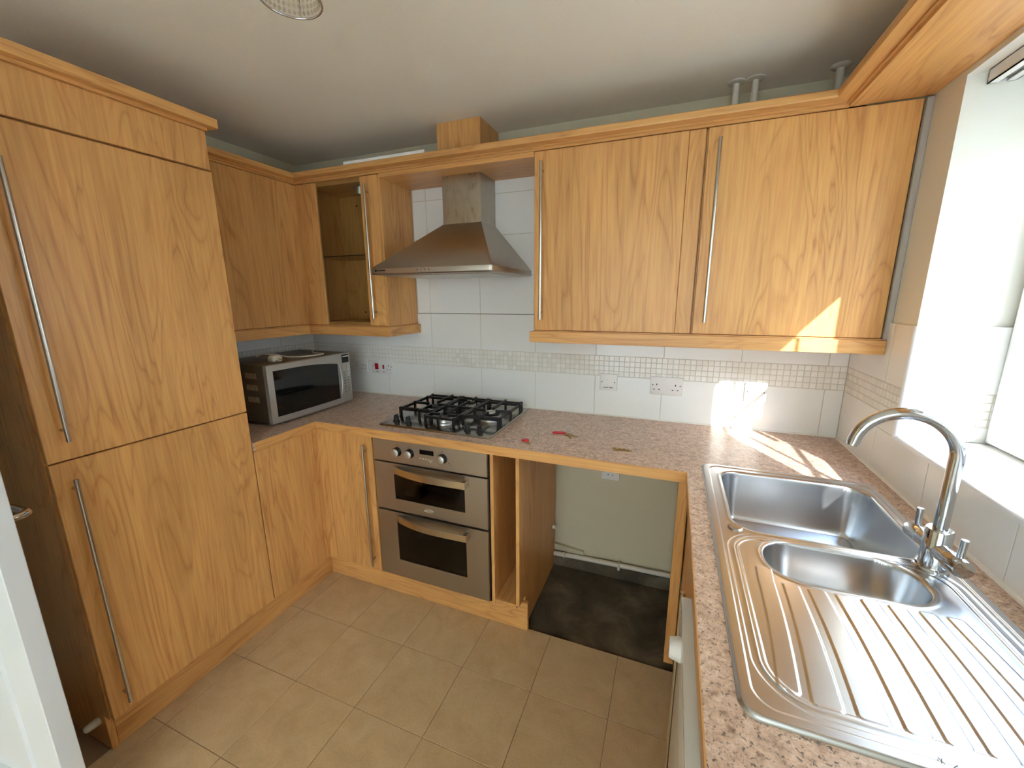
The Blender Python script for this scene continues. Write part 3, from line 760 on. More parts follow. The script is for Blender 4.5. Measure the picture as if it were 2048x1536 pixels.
# ================================================================== HOB
def hob():
    x0, x1, y0, y1, z = 0.930, 1.513, -0.538, -0.027, 0.910
    t = thing('gas_hob', 'stainless steel four-burner gas hob with black pan supports', 'hob', (1.22, -0.28, z))
    # tray: bevelled outer edge, shallow well with a bowed front edge
    m = M()
    rings = [[(px, py, zz) for px, py in rrect(x0 + i, x1 - i, y0 + i, y1 - i, 0.010, 4)] for i, zz in ((0, z), (0, z + 0.003), (0.004, z + 0.0075), (0.011, z + 0.009))]
    m.ring_loft(rings, True, True)
    emit('tray', m, 'steel_tray', t, smooth=30)
    poly = [(x1 - 0.018, -0.425), (x1 - 0.018, y1 - 0.02), (x0 + 0.018, y1 - 0.02), (x0 + 0.018, -0.425)]
    poly += [(1.0, -0.418), (1.06, -0.413), (1.11, -0.440), (1.16, -0.468), (1.215, -0.480), (1.27, -0.468), (1.32, -0.440), (1.37, -0.418), (1.44, -0.418)]
    emit('well', M().prism(poly, 2, z + 0.0085, z + 0.0097), 'steel_well', t)
    def burner(bx, by, r):
        b = emit('burner', M().lathe(bx, by, [(r * 1.32, z + 0.009), (r * 1.28, z + 0.016), (r * 1.02, z + 0.019), (r, z + 0.021), (r * 1.02, z + 0.032), (r * 0.85, z + 0.034)], 32), 'brushed_alu', t, smooth=35)
        emit('cap', M().lathe(bx, by, [(r * 0.9, z + 0.033), (r * 0.93, z + 0.038), (r * 0.85, z + 0.041), (r * 0.2, z + 0.0415)], 32), 'black_iron', b, smooth=35)
        if r > 0.043:
            emit('inner_ring', M().lathe(bx, by, [(r * 0.52, z + 0.041), (r * 0.5, z + 0.047), (r * 0.36, z + 0.048), (r * 0.3, z + 0.043)], 28), 'brushed_alu', b, smooth=35)
    burner(1.075, -0.270, 0.038); burner(1.225, -0.425, 0.034); burner(1.222, -0.140, 0.026); burner(1.405, -0.285, 0.048)
    # cast pan supports: three frames with fingers
    zt, zb = z + 0.056, z + 0.010
    def bar(mm, xa, ya, xb, yb, zz=zt, h=0.013, w=0.0095):
        a, b = Vector((xa, ya, 0)), Vector((xb, yb, 0)); d = (b - a).normalized(); n = Vector((-d.y, d.x, 0)) * w / 2
        mm.ring_loft([[(q + n * s).to_tuple()[:2] + (hz,) for q, s, hz in ((p, 1, zz), (p, -1, zz), (p, -1, zz - h), (p, 1, zz - h))] for p in (a, b)])
    def leg(mm, x, y): mm.box(x - 0.005, x + 0.005, y - 0.005, y + 0.005, zb, zt)
    def support(xa, xb, ya, yb, fingers):
        mm = M()
        for s in ((xa, ya, xb, ya), (xb, ya, xb, yb), (xb, yb, xa, yb), (xa, yb, xa, ya)): bar(mm, *s, zz=zt - 0.004, h=0.012)
        for q in ((xa, ya), (xb, ya), (xa, yb), (xb, yb)): leg(mm, *q)
        for f in fingers: bar(mm, *f); leg(mm, f[0], f[1])
        emit('pan_support', mm, 'black_iron', t)
    support(0.955, 1.135, -0.395, -0.095, [(0.955, -0.27, 1.045, -0.27), (1.075, -0.080, 1.075, -0.24), (1.135, -0.27, 1.10, -0.27), (1.075, -0.41, 1.075, -0.30), (0.955, -0.150, 1.12, -0.150), (0.955, -0.391, 1.12, -0.391)])
    support(1.150, 1.300, -0.470, -0.090, [(1.222, -0.078, 1.222, -0.120), (1.15, -0.14, 1.20, -0.14), (1.30, -0.14, 1.245, -0.14), (1.222, -0.26, 1.222, -0.16), (1.15, -0.425, 1.20, -0.425), (1.30, -0.425, 1.25, -0.425), (1.225, -0.48, 1.225, -0.455), (1.15, -0.28, 1.30, -0.28), (1.225, -0.30, 1.225, -0.40)])
    support(1.315, 1.495, -0.405, -0.095, [(1.503, -0.270, 1.43, -0.285), (1.398, -0.080, 1.400, -0.25), (1.315, -0.285, 1.375, -0.285), (1.405, -0.415, 1.405, -0.32), (1.503, -0.140, 1.33, -0.140), (1.505, -0.398, 1.33, -0.398)])
    for kx, ky in ((0.990, -0.478), (1.062, -0.484), (1.380, -0.488), (1.442, -0.490)):
        k = emit('knob', M().lathe(kx, ky, [(0.0165, z + 0.009), (0.0165, z + 0.013), (0.0125, z + 0.015), (0.0115, z + 0.036), (0.0095, z + 0.038), (0.001, z + 0.0385)], 20), 'black_plastic', t, smooth=35)
        emit('grip', M().box(kx - 0.004, kx + 0.004, ky - 0.013, ky + 0.013, z + 0.018, z + 0.042, 0.002), 'black_plastic', k)
steel('steel_well', (160, 154, 146), 0.18, 0)
hob()

# ================================================================== DOUBLE OVEN
def oven():
    t = thing('double_oven', 'built-in stainless steel double oven with two bowed handles', 'oven', (1.23, -0.3, 0.15))
    yf = -0.596
    b = M()
    b.box(0.931, 1.03, -0.577, -0.05, 0.152, 0.868); b.box(1.43, 1.5305, -0.577, -0.05, 0.152, 0.868)
    for z0, z1 in ((0.152, 0.245), (0.475, 0.568), (0.715, 0.868)): b.box(1.03, 1.43, -0.577, -0.05, z0, z1)
    b.box(1.03, 1.43, -0.14, -0.05, 0.245, 0.475); b.box(1.03, 1.43, -0.14, -0.05, 0.568, 0.715)
    emit('body', b, 'enamel', t)
    cp = emit('control_panel', M().box(0.939, 1.524, yf, -0.578, 0.762, 0.869, 0.0015), 'steel_oven', t)
    emit('display', M().box(1.195, 1.267, yf - 0.0006, yf + 0.002, 0.8225, 0.8435), 'screen_black', cp)
    for i in range(5):
        x = 1.1975 + i * 0.0145; r = 0.0038 if i < 4 else 0.0062
        emit('button', M().lathe_axis((x + (0.002 if i == 4 else 0), yf, 0.8025 - 0.0005 * i), (0, -1, 0), [(r, -0.001), (r, 0.004 if i < 4 else 0.012), (r * 0.7, 0.0052 if i < 4 else 0.014), (0.0004, 0.0054 if i < 4 else 0.0142)], 14), 'brushed_alu', cp, smooth=40)
    for kx in (1.075, 1.143, 1.312):
        k = emit('knob', M().lathe_axis((kx, yf, 0.817), (0, -1, 0), [(0.0225, -0.001), (0.0215, 0.004), (0.0195, 0.018), (0.019, 0.019)], 28), 'black_plastic', cp, smooth=35)
        emit('knob_face', M().lathe_axis((kx, yf - 0.0188, 0.817), (0, -1, 0), [(0.0185, 0), (0.0182, 0.004), (0.016, 0.0055), (0.0005, 0.006)], 28), 'brushed_alu', k, smooth=35)
        emit('pointer', M().box(kx - 0.0007, kx + 0.0007, yf - 0.0252, yf - 0.0242, 0.822, 0.834), 'white_plastic', k)
    mk = M()
    for x, z in ((1.075, 0.849), (1.143, 0.849), (1.312, 0.849), (1.048, 0.828), (1.116, 0.794), (1.343, 0.800), (1.350, 0.792), (1.286, 0.797), (1.288, 0.830)):
        mk.box(x - 0.0022, x + 0.0022, yf - 0.0004, yf, z - 0.0014, z + 0.0014)
    emit('dial_mark', mk, 'dark_gap', cp)['kind'] = 'stuff'
    def door(z0, z1, w0, w1, rackz):
        m = M(); xa, xb = 1.0455, 1.4145
        m.box(0.939, xa, yf, -0.578, z0, z1, 0.001); m.box(xb, 1.524, yf, -0.578, z0, z1, 0.001)
        m.box(xa - 0.0005, xb + 0.0005, yf, -0.578, z0, w0, 0.0); m.box(xa - 0.0005, xb + 0.0005, yf, -0.578, w1, z1, 0.0)
        d = emit('door', m, 'steel_oven', t)
        emit('window', M().box(xa, xb, yf + 0.003, yf + 0.006, w0, w1), 'oven_glass', d)
        emit('inner_frame', M().box(xa, xa + 0.045, yf + 0.008, -0.579, w0, w1).box(xb - 0.012, xb, yf + 0.008, -0.579, w0, w1).box(xa, xb, yf + 0.008, -0.579, w0, w0 + 0.022), 'enamel', d)
        hm = M(); n = 22; hz = z1 - 0.012
        outer, inner = [], []
        for i in range(n + 1):
            u = i / n; x = 1.052 + (1.438 - 1.052) * u
            bow = 0.043 * (math.sin(math.pi * min(u / 1.12, 1)) ** 0.75 if u < 0.56 else 1 - 0.12 * ((u - 0.56) / 0.44) ** 2)
            outer.append((x, yf - 0.004 - bow)); inner.append((x, yf - 0.0005 - max(bow - 0.0045, 0)))
        rings = []
        for (ox, oy), (ix, iy) in zip(outer, inner):
            rings.append([(ox, oy, hz - 0.032), (ox, oy, hz), (ix, iy, hz), (ix, iy, hz - 0.032)])
        hm.ring_loft(rings)
        hm.box(1.421, 1.4385, yf - 0.042, yf + 0.001, hz - 0.032, hz)
        emit('handle', hm, 'steel_handle', d, smooth=30)
        rk = M()
        for y in (-0.56, -0.18): rk.cyl((1.035, y, rackz), (1.425, y, rackz), 0.0028, n=8)
        for i in range(14): rk.cyl((1.05 + i * 0.0285, -0.56, rackz), (1.05 + i * 0.0285, -0.18, rackz), 0.0016, n=6)
        emit('rack', rk, 'chrome', t, smooth=50)
        return d
    d = door(0.5185, 0.755, 0.5785, 0.7035, 0.652)
    emit('badge', M().ring_loft([[(1.228 + 0.024 * s * math.cos(a), yf - h, 0.5505 + 0.0085 * s * math.sin(a)) for a in [2 * math.pi * i / 32 for i in range(32)]] for s, h in ((1, -0.001), (1, 0.002), (0.9, 0.0032), (0.82, 0.0024))]), 'brushed_alu', d, smooth=35)
    door(0.163, 0.5075, 0.256, 0.4655, 0.375)
steel('steel_handle', (206, 196, 178), 0.24, 0)
oven()

# ================================================================== COOKER HOOD
def hood():
    t = thing('cooker_hood', 'stainless steel pyramid cooker hood with square chimney', 'hood', (1.215, -0.2, 1.603))
    def ring(i, zz, xa=0.915, xb=1.515, ya=-0.495): 
        return [(px, py, zz) for px, py in [(xa + i, 0.0)] + arc((xa + i + 0.012, ya + i + 0.012), 0.012, math.pi, 1.5 * math.pi, 4) + arc((xb - i - 0.012, ya + i + 0.012), 0.012, 1.5 * math.pi, 2 * math.pi, 4) + [(xb - i, 0.0)]]
    top = [(1.1125, 0.0)] + [(1.1125, -0.168)] * 5 + [(1.3185, -0.168)] * 5 + [(1.3185, 0.0)]
    m = M()
    rings = [ring(0.018, 1.6035), ring(0.006, 1.604), ring(0.001, 1.609), ring(0.0, 1.616), ring(0.001, 1.630), ring(0.006, 1.638)]
    rings += [[(p[0], p[1], 1.8555) for p in top]]
    # replace duplicate top corners by tiny offsets so that the faces stay valid
    rings[-1] = [(p[0] + 0.0002 * math.cos(k), p[1] - 0.0002 * math.sin(k) if p[1] < -0.01 else p[1], p[2]) for k, p in enumerate(rings[-1])]
    m.ring_loft(rings, True, True)
    emit('canopy', m, 'steel_hood', t, smooth=25)
    emit('filter', M().box(0.95, 1.21, -0.45, -0.06, 1.5995, 1.605, 0.002).box(1.22, 1.48, -0.45, -0.06, 1.5995, 1.605, 0.002), 'brushed_alu', t)
    emit('chimney', M().box(1.1115, 1.3195, -0.169, -0.0005, 1.853, 2.0734, 0.0008), 'steel_flue', t)
    for i in range(5):
        x = 1.168 + i * 0.0185
        emit('button', M().lathe_axis((x, -0.4945, 1.621), (0, -1, 0), [(0.0042, -0.002), (0.0042, 0.003), (0.003, 0.0045), (0.0004, 0.0048)], 14), 'chrome', t, smooth=40)
    lg = M().box(0.942, 0.951, -0.4962, -0.494, 1.617, 1.626)
    for i in range(8): lg.box(0.955 + i * 0.0052, 0.9592 + i * 0.0052, -0.4960, -0.494, 1.6188, 1.6238)
    emit('logo', lg, 'dark_gap', t)
hood()
# ================================================================== MICROWAVE
def microwave():
    x0, x1, y0, y1, z0, z1 = 0.112, 0.500, -0.742, -0.222, 0.9225, 1.200
    t = thing('microwave', 'silver microwave oven with black window in worktop corner', 'microwave', (0.3, -0.48, 0.91))
    emit('case', M().box(x0, x1 - 0.03, y0, y1, z0, z1, 0.004, 2), 'microwave_case', t, smooth=35)
    for x in (x0 + 0.04, x1 - 0.06):
        for y in (y0 + 0.05, y1 - 0.05): emit('foot', M().cyl((x, y, 0.91), (x, y, z0 + 0.002), 0.014, n=14), 'black_plastic', t)
    yd = -0.290                                  # seam between door and control panel
    bow = lambda y: 0.010 * (1 - ((y - (y0 + y1) / 2) / ((y1 - y0) / 2)) ** 2)
    def curved(ya, yb, za, zb, xin, extra, n=10, zc=None):
        rings = []
        for i in range(n + 1):
            y = ya + (yb - ya) * i / n; xo = x1 - 0.008 + bow(y) + extra
            a = za(y) if callable(za) else za; b = zb(y) if callable(zb) else zb
            rings.append([(xin, y, a), (xo - 0.002, y, a), (xo, y, a + 0.003), (xo, y, b - 0.003), (xo - 0.002, y, b), (xin, y, b)])
        return M().ring_loft(rings)
    d = emit('door', curved(y0, yd - 0.001, z0, z1, x1 - 0.03, 0), 'microwave_silver', t, smooth=40)
    wt = lambda y: 1.150 + 0.025 * (1 - ((y + 0.60) / 0.28) ** 2) if y > -0.60 else 1.175
    wb = lambda y: 0.952
    emit('window', curved(-0.712, -0.322, wb, wt, x1 - 0.02, 0.0009, 14), 'screen_black', d, smooth=40)
    hd = M(); pts = []
    for i in range(13):
        z = 0.975 + 0.168 * i / 12
        pts.append((x1 + 0.004, -0.314 + 0.012 * math.sin(math.pi * i / 12), z))
    hd.tube(pts, [0.003 + 0.004 * math.sin(math.pi * i / 12) for i in range(13)], 10)
    emit('handle', hd, 'microwave_silver', d, smooth=50)
    c = emit('control_panel', curved(yd + 0.001, y1, z0, z1, x1 - 0.03, -0.001, 6), 'microwave_silver', t, smooth=40)
    emit('display', curved(yd + 0.006, y1 - 0.010, 1.145, 1.193, x1 - 0.02, 0.0002, 4), 'screen_black', c, smooth=40)
    br = M()
    for i in range(9): br.box(x1 - 0.004, x1 - 0.0005 + 0.004, -0.279 + i * 0.0045, -0.2758 + i * 0.0045, 1.180, 1.1845)
    emit('brand', br, 'white_plastic', c)
    for r in range(4):
        emit('button', M().prism(rrect(-0.254, -0.232, 1.117 - r * 0.0175, 1.131 - r * 0.0175, 0.004, 3), 0, x1 - 0.01, x1 - 0.0015), 'pale_button', c)
    pr = M()
    rnd = random.Random(3)
    for r in range(8):
        for y in (-0.275, -0.245):
            if r < 2 and y > -0.26: continue
            z = 1.095 - r * 0.0165
            pr.box(x1 - 0.01, x1 - 0.0022 + bow(y) - 0.006 + 0.0035, y - rnd.uniform(0.003, 0.006), y + rnd.uniform(0.003, 0.006), z - 0.002, z + 0.002)
    emit('printed_marks', pr, 'grey_plastic', c)['kind'] = 'stuff'
    v = M()
    for za in (1.137, 1.081, 1.023):
        for i in range(9): v.box(0.350 + i * 0.0085, 0.3535 + i * 0.0085, y0 - 0.0006, y0 + 0.004, za, za + 0.026)
    emit('vent', v, 'pale_vent', t)['kind'] = 'stuff'
plain('pale_vent', (190, 178, 150), 0.6)
microwave()
def cord():
    t = thing('power_cord', 'pale mains cord with plug coiled on top of the microwave', 'power cord', (0.38, -0.55, 1.2))
    z = 1.2045
    ctrl = [(0.385, -0.600, z + 0.02), (0.34, -0.62, z + 0.03), (0.27, -0.615, z + 0.012), (0.235, -0.57, z + 0.018), (0.28, -0.52, z + 0.012), (0.345, -0.50, z), (0.41, -0.475, z), (0.435, -0.42, z), (0.438, -0.365, z), (0.415, -0.335, z), (0.36, -0.34, z), (0.29, -0.29, z), (0.25, -0.25, z), (0.19, -0.240, z), (0.135, -0.245, z)]
    pts = []
    P = [Vector(c) for c in ctrl]
    for i in range(len(P) - 1):
        a, b, c, d = P[max(i - 1, 0)], P[i], P[i + 1], P[min(i + 2, len(P) - 1)]
        for k in range(6):
            u = k / 6
            pts.append(0.5 * ((2 * b) + (c - a) * u + (2 * a - 5 * b + 4 * c - d) * u * u + (3 * b - a - 3 * c + d) * u ** 3))
    pts.append(P[-1])
    emit('cable', M().tube(pts, 0.0038, 8), 'cream_rubber', t, smooth=60)
    p = emit('plug', M().ring_loft([[(px, py, zz) for px, py in rrect(0.375 + i, 0.428 - i, -0.645 + i, -0.592 - i, 0.012, 4)] for i, zz in ((0.004, 1.2005), (0.0, 1.206), (0.001, 1.222), (0.008, 1.232))]), 'cream_rubber', t, smooth=40)
    pn = M(); pn.box(0.428, 0.447, -0.622, -0.615, 1.212, 1.216).box(0.428, 0.445, -0.640, -0.6335, 1.206, 1.2095).box(0.428, 0.445, -0.6035, -0.597, 1.206, 1.2095)
    emit('pin', pn, 'brass', p)
cord()

# ================================================================== SOCKETS AND SWITCHES on the back wall (faces at y = 0)
def plate(name, label, cat, x0, x1, z0, z1, yw=0.0, th=0.0095):
    t = thing(name, label, cat, ((x0 + x1) / 2, yw, z0), 'white electrical plates on the tiles')
    emit('plate', M().box(x0, x1, yw - th, yw + 0.0002, z0, z1, 0.002, 2), 'white_plastic', t, smooth=35)
    return t, yw - th
def holes(t, yf, cx, cz):
    emit('pin_hole', M().box(cx - 0.0022, cx + 0.0022, yf - 0.0003, yf + 0.003, cz + 0.007, cz + 0.015), 'dark_gap', t)
    for s in (-1, 1): emit('pin_hole', M().box(cx + s * 0.011 - 0.0034, cx + s * 0.011 + 0.0034, yf - 0.0003, yf + 0.003, cz - 0.0145, cz - 0.0105), 'dark_gap', t)
def screws(t, yf, *pts):
    for x, z in pts: emit('screw', M().cyl((x, yf + 0.001, z), (x, yf - 0.0004, z), 0.0028, n=12), 'enamel', t)
def rocker(t, yf, x0, x1, z0, z1, mat='white_plastic', up=True, name='switch'):
    e = 0.0034
    a, b = (e, 0.0008) if up else (0.0008, e)
    m = M(); m.prism([(yf + 0.001, z0), (yf - b, z0), (yf - 0.0016, (z0 + z1) / 2), (yf - a, z1), (yf + 0.001, z1)], 0, x0, x1)
    o = emit(name, m, mat, t)
    emit('switch_gap', M().box(x0 - 0.0007, x1 + 0.0007, yf - 0.0002, yf + 0.001, z0 - 0.0007, z1 + 0.0007), 'white_plastic', t)
    return o
t, yf = plate('wall_socket', 'white single switched socket beside the microwave', 'socket', 0.340, 0.427, 1.040, 1.124)
rocker(t, yf, 0.352, 0.366, 1.092, 1.112); holes(t, yf, 0.398, 1.078); screws(t, yf, (0.349, 1.082), (0.418, 1.082))
t, yf = plate('cooker_switch', 'white cooker control plate with red switches and socket', 'switch', 0.466, 0.620, 1.040, 1.123)
rocker(t, yf, 0.490, 0.516, 1.066, 1.104, 'red_switch'); rocker(t, yf, 0.549, 0.560, 1.071, 1.096, 'red_switch')
holes(t, yf, 0.592, 1.080); screws(t, yf, (0.474, 1.086), (0.612, 1.086))
for q in ((0.497, 0.515), (0.548, 0.562)): emit('printed_mark', M().box(*q, yf - 0.0003, yf, 1.0525, 1.0555), 'dark_gap', t)
t, yf = plate('light_switch', 'white double rocker switch plate above the empty bay', 'switch', 1.8815, 1.9665, 1.0415, 1.1265)
rocker(t, yf, 1.902, 1.920, 1.072, 1.097); rocker(t, yf, 1.926, 1.944, 1.070, 1.097, up=False); screws(t, yf, (1.892, 1.085), (1.955, 1.085))
pm = M()
for i in range(12):
    if i in (6,): continue
    pm.box(1.9005 + i * 0.0040, 1.9037 + i * 0.0040, yf - 0.0003, yf, 1.0555, 1.0585 + (0.0012 if i in (0, 4, 8) else 0))
emit('printed_marks', pm, 'dark_gap', t)
t, yf = plate('wall_socket', 'white double socket with two switches on the tiles', 'socket', 2.123, 2.2665, 1.0405, 1.1265)
rocker(t, yf, 2.180, 2.191, 1.095, 1.117); rocker(t, yf, 2.1935, 2.2045, 1.095, 1.117, up=False)
holes(t, yf, 2.152, 1.079); holes(t, yf, 2.235, 1.079); screws(t, yf, (2.134, 1.088), (2.256, 1.088))
t, yf = plate('fused_spur', 'white fused connection plate in the sun patch', 'switch', 2.5225, 2.6085, 1.0420, 1.1270)
rocker(t, yf, 2.546, 2.575, 1.066, 1.084); screws(t, yf, (2.533, 1.0845), (2.598, 1.0845))
emit('printed_marks', M().box(2.562, 2.5645, yf - 0.0003, yf, 1.1015, 1.105), 'dark_gap', t)
t, yf = plate('wall_socket', 'white socket low on the wall inside the empty bay', 'socket', 1.914, 2.001, 0.572, 0.657, PB, 0.03)
screws(t, yf, (1.924, 0.614), (1.991, 0.614)); holes(t, yf, 1.957, 0.612)

# ================================================================== EMPTY BAY
t = thing('waste_pipe', 'old white pipe along the foot of the bay wall', 'pipe', (1.97, -0.03, 0.05))
emit('pipe', M().tube([(1.664, -0.018, 0.072), (1.80, -0.018, 0.078), (2.0, -0.018, 0.084), (2.282, -0.018, 0.090)], 0.013, 14), 'pipe_white', t, smooth=50)
emit('clip', M().box(2.018, 2.030, -0.034, PB, 0.062, 0.104, 0.002).box(1.72, 1.728, -0.032, PB, 0.062, 0.098, 0.002), 'pipe_white', t)
t = thing('skirting_offcut', 'broken white board leaning above the bay pipe', 'board', (1.75, 0, 0.1))
m = M(); m.ring_loft([[(1.664, PB, 0.094), (1.664, -0.012, 0.094), (1.664, -0.012, 0.128), (1.664, PB, 0.128)], [(1.83, PB, 0.092), (1.83, -0.012, 0.092), (1.83, -0.012, 0.112), (1.83, PB, 0.112)]])
emit('board', m, 'dirty_paint', t)
struct(emit('pipe_shade_strip', M().box(1.664, 2.282, -0.004, PB, -0.011, 0.058, 0.001), 'concrete'), 'dark concrete strip standing for the shadow under the bay pipe', 'shade_strip')  # dark strip put in for the shadow band below the pipe
tag(emit('pipe_stub', M().lathe_axis((1.6632, -0.05, 0.255), (1, 0, 0), [(0.011, 0), (0.011, 0.012), (0.008, 0.013), (0.008, 0.02)], 14), 'pipe_white', smooth=40, loc=(1.663, -0.05, 0.255)), 'capped pipe stub on the panel inside the empty bay', 'pipe')

# ================================================================== WASHING MACHINE (front seen edge-on)
def washer():
    x0, x1, y0, y1, z1 = 2.2665, 2.86, -1.762, -1.163, 0.850
    t = thing('washing_machine', 'white washing machine under the sink drainer', 'washing machine', (2.56, -1.46, 0))
    emit('case', M().box(x0 + 0.014, x1, y0, y1, 0.012, z1 - 0.004, 0.004, 2), 'white_enamel', t, smooth=35)
    emit('top', M().box(x0 - 0.001, x1, y0, y1, z1 - 0.016, z1, 0.003, 2), 'white_enamel', t, smooth=35)
    emit('fascia', M().box(x0, x0 + 0.015, y0 + 0.001, y1 - 0.001, 0.735, z1 - 0.017, 0.003, 2), 'white_plastic', t, smooth=35)
    emit('front', M().box(x0 + 0.004, x0 + 0.015, y0 + 0.001, y1 - 0.001, 0.03, 0.732, 0.003, 2), 'white_enamel', t, smooth=35)
    emit('dial', M().lathe_axis((x0 + 0.001, -1.262, 0.800), (-1, 0, 0), [(0.0235, 0), (0.0235, 0.006), (0.020, 0.020), (0.0185, 0.023), (0.001, 0.0235)], 28), 'white_plastic', t, smooth=35)
    emit('drawer', M().box(x0 - 0.003, x0 + 0.008, -1.75, -1.56, 0.752, 0.822, 0.003), 'white_plastic', t)
    emit('porthole', M().lathe_axis((x0 + 0.006, -1.462, 0.43), (-1, 0, 0), [(0.185, 0), (0.183, 0.012), (0.165, 0.016), (0.145, 0.010), (0.14, 0.004)], 48), 'grey_plastic', t, smooth=40)
    emit('porthole_glass', M().lathe_axis((x0 + 0.004, -1.462, 0.43), (-1, 0, 0), [(0.141, 0), (0.13, 0.008), (0.08, 0.016), (0.001, 0.018)], 40), 'screen_black', t, smooth=40)
    for y in (y0 + 0.06, y1 - 0.06):
        for x in (x0 + 0.08, x1 - 0.08): emit('foot', M().cyl((x, y, -0.002), (x, y, 0.014), 0.02, n=14), 'black_plastic', t)
washer()

# ================================================================== SMALL THINGS ON THE WORKTOP
def key_shape(m, p, ang, L=0.052, z=0.9108, head=0.011):
    d = Vector((math.cos(ang), math.sin(ang), 0)); n = Vector((-d.y, d.x, 0)); p = Vector((p[0], p[1], 0))
    ring = [(p + d * (head * math.cos(a)) + n * (head * math.sin(a))) for a in [2 * math.pi * i / 16 for i in range(16)]]
    m.ring_loft([[(q.x, q.y, z) for q in ring], [(q.x, q.y, z + 0.0022) for q in ring]])
    prof = [(head * 0.8, 0.004), (L * 0.55, 0.004), (L * 0.62, 0.0022), (L * 0.7, 0.0038), (L * 0.78, 0.002), (L * 0.88, 0.0036), (L, 0.0005), (L, -0.0035), (head * 0.8, -0.004)]
    poly = [p + d * u + n * v for u, v in prof]
    m.ring_loft([[(q.x, q.y, z + 0.0002) for q in poly], [(q.x, q.y, z + 0.0021) for q in poly]])
t = thing('key_bunch', 'bunch of keys on a ring with a red fob on worktop', 'keys', (1.80, -0.36, 0.91))
f = M(); f.ring_loft([[(1.768 + 0.030 * s * math.cos(a) * 1.0 + 0.006 * s * math.sin(a) * 0.2, -0.355 + 0.011 * s * math.sin(a) + 0.006 * s * math.cos(a), zz) for a in [2 * math.pi * i / 28 for i in range(28)]] for s, zz in ((0.93, 0.9102), (1, 0.9118), (1, 0.9155), (0.9, 0.917))])
emit('fob', f, 'red_plastic', t, smooth=40)
emit('ring', M().tube([(1.806 + 0.014 * math.cos(a), -0.345 + 0.010 * math.sin(a) * 0.5, 0.9245 + 0.0125 * math.sin(a)) for a in [2 * math.pi * i / 24 for i in range(25)]], 0.0011, 8), 'chrome', t, smooth=60)
emit('ring', M().tube([(1.794 + 0.008 * math.cos(a), -0.350, 0.919 + 0.0075 * math.sin(a)) for a in [2 * math.pi * i / 20 for i in range(21)]], 0.001, 8), 'chrome', t, smooth=60)
k = M(); key_shape(k, (1.808, -0.366), R(-58), 0.05); emit('key', k, 'dark_brass', t) if 'dark_brass' in MATS else emit('key', k, 'brass', t)
k = M(); key_shape(k, (1.815, -0.362), R(-28), 0.05, 0.9132); emit('key', k, 'brass', t)
t = thing('key', 'single small key with a red plastic cap on worktop', 'key', (1.668, -0.51, 0.91))
f = M(); f.ring_loft([[(1.660 + 0.0155 * s * math.cos(a), -0.499 + 0.0115 * s * math.sin(a), zz) for a in [2 * math.pi * i / 24 for i in range(24)]] for s, zz in ((0.93, 0.9102), (1, 0.912), (1, 0.9155), (0.9, 0.917))])
emit('cap', f, 'red_plastic', t, smooth=40)
k = M(); key_shape(k, (1.666, -0.506), R(-42), 0.036, 0.9108, 0.006); emit('blade', k, 'brass', t)
def bits():
    rnd = random.Random(11); m = M()
    for i in range(16):
        x, y = 2.043 + rnd.gauss(0, 0.012), -0.467 + rnd.gauss(0, 0.010); a = rnd.uniform(0, math.pi); L = rnd.uniform(0.005, 0.009)
        d = Vector((math.cos(a), math.sin(a), 0)) * L
        m.tube([(x - d.x, y - d.y, 0.9118), (x, y, 0.9125), (x + d.x, y + d.y, 0.9118)], 0.0014, 6)
        m.cyl((x + d.x, y + d.y, 0.9102), (x + d.x * 1.2, y + d.y * 1.2, 0.9135), 0.0026, n=8)
    o = tag(emit('screw_scatter', m, 'brass', loc=(2.043, -0.467, 0.91)), 'scatter of tiny brass screws on the worktop', 'screws', kind='stuff')
bits()

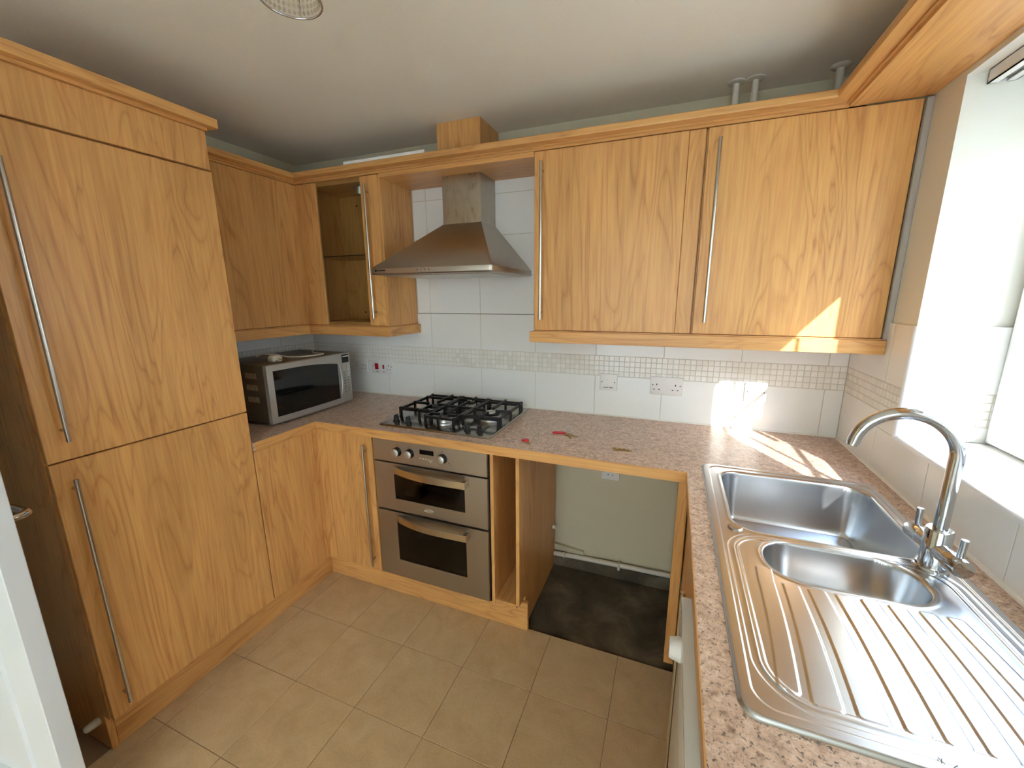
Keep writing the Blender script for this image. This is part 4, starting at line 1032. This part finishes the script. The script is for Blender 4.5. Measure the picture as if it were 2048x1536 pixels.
# ================================================================== CEILING LIGHT, BLIND
def ceiling_light():
    cx, cy, r, zb = 1.431, -1.290, 0.0595, 2.100
    t = thing('ceiling_light', 'small crystal drum ceiling light with chrome rim', 'light', (cx, cy, H))
    emit('ceiling_rose', M().lathe(cx, cy, [(0.05, H - 0.0005), (0.05, H - 0.018), (0.03, H - 0.024), (0.001, H - 0.0245)], 32), 'chrome', t, smooth=40)
    emit('stem', M().cyl((cx, cy, H - 0.02), (cx, cy, 2.215), 0.007, n=14), 'chrome', t, smooth=40)
    rg = lambda zz, rr: M().tube([(cx + r * math.cos(a), cy + r * math.sin(a), zz) for a in [2 * math.pi * i / 48 for i in range(49)]], rr, 8, False)
    emit('rim', rg(zb, 0.0022), 'chrome', t, smooth=60)
    emit('rim', rg(2.215, 0.0022), 'chrome', t, smooth=60)
    sp = M()
    for k in range(4):
        a = k * math.pi / 2 + 0.5; sp.cyl((cx, cy, 2.215), (cx + r * math.cos(a), cy + r * math.sin(a), 2.215), 0.0016, n=8)
        sp.cyl((cx + r * math.cos(a), cy + r * math.sin(a), zb), (cx + r * math.cos(a), cy + r * math.sin(a), 2.215), 0.0014, n=8)
    emit('strut', sp, 'chrome', t, smooth=60)
    bd = M()
    for k in range(36):
        a = 2 * math.pi * k / 36
        for j in range(9):
            z = zb + 0.008 + j * 0.0125
            bd.lathe_axis((cx + (r - 0.004) * math.cos(a), cy + (r - 0.004) * math.sin(a), z - 0.005), (0, 0, 1), [(0.0006, 0), (0.0036, 0.005), (0.0006, 0.010)], 6)
    o = emit('bead_shade', bd, 'crystal', t); o['kind'] = 'stuff'
    emit('lamp_holder', M().lathe(cx, cy, [(0.014, 2.215), (0.014, 2.17), (0.009, 2.165), (0.009, 2.15), (0.001, 2.148)], 20), 'white_plastic', t, smooth=40)
ceiling_light()
def blind():
    t = thing('window_blind', 'white blind headrail under the top of window recess', 'blind', (2.955, -0.96, 2.05))
    x0, x1 = 2.928, 2.985
    m = M(); m.box(x0, x0 + 0.003, -1.49, -0.448, 2.044, 2.0785); m.box(x1 - 0.003, x1, -1.49, -0.448, 2.044, 2.0785); m.box(x0, x1, -1.49, -0.448, 2.076, 2.0788)
    m.box(x0, x0 + 0.02, -1.49, -0.448, 2.044, 2.047); m.box(x1 - 0.02, x1, -1.49, -0.448, 2.044, 2.047); m.box(x0, x1, -0.4505, -0.4475, 2.044, 2.0785)
    emit('headrail', m, 'white_plastic', t)
    emit('track', M().box(x0 + 0.02, x1 - 0.02, -1.48, -0.47, 2.049, 2.054), 'grey_plastic', t)
blind()
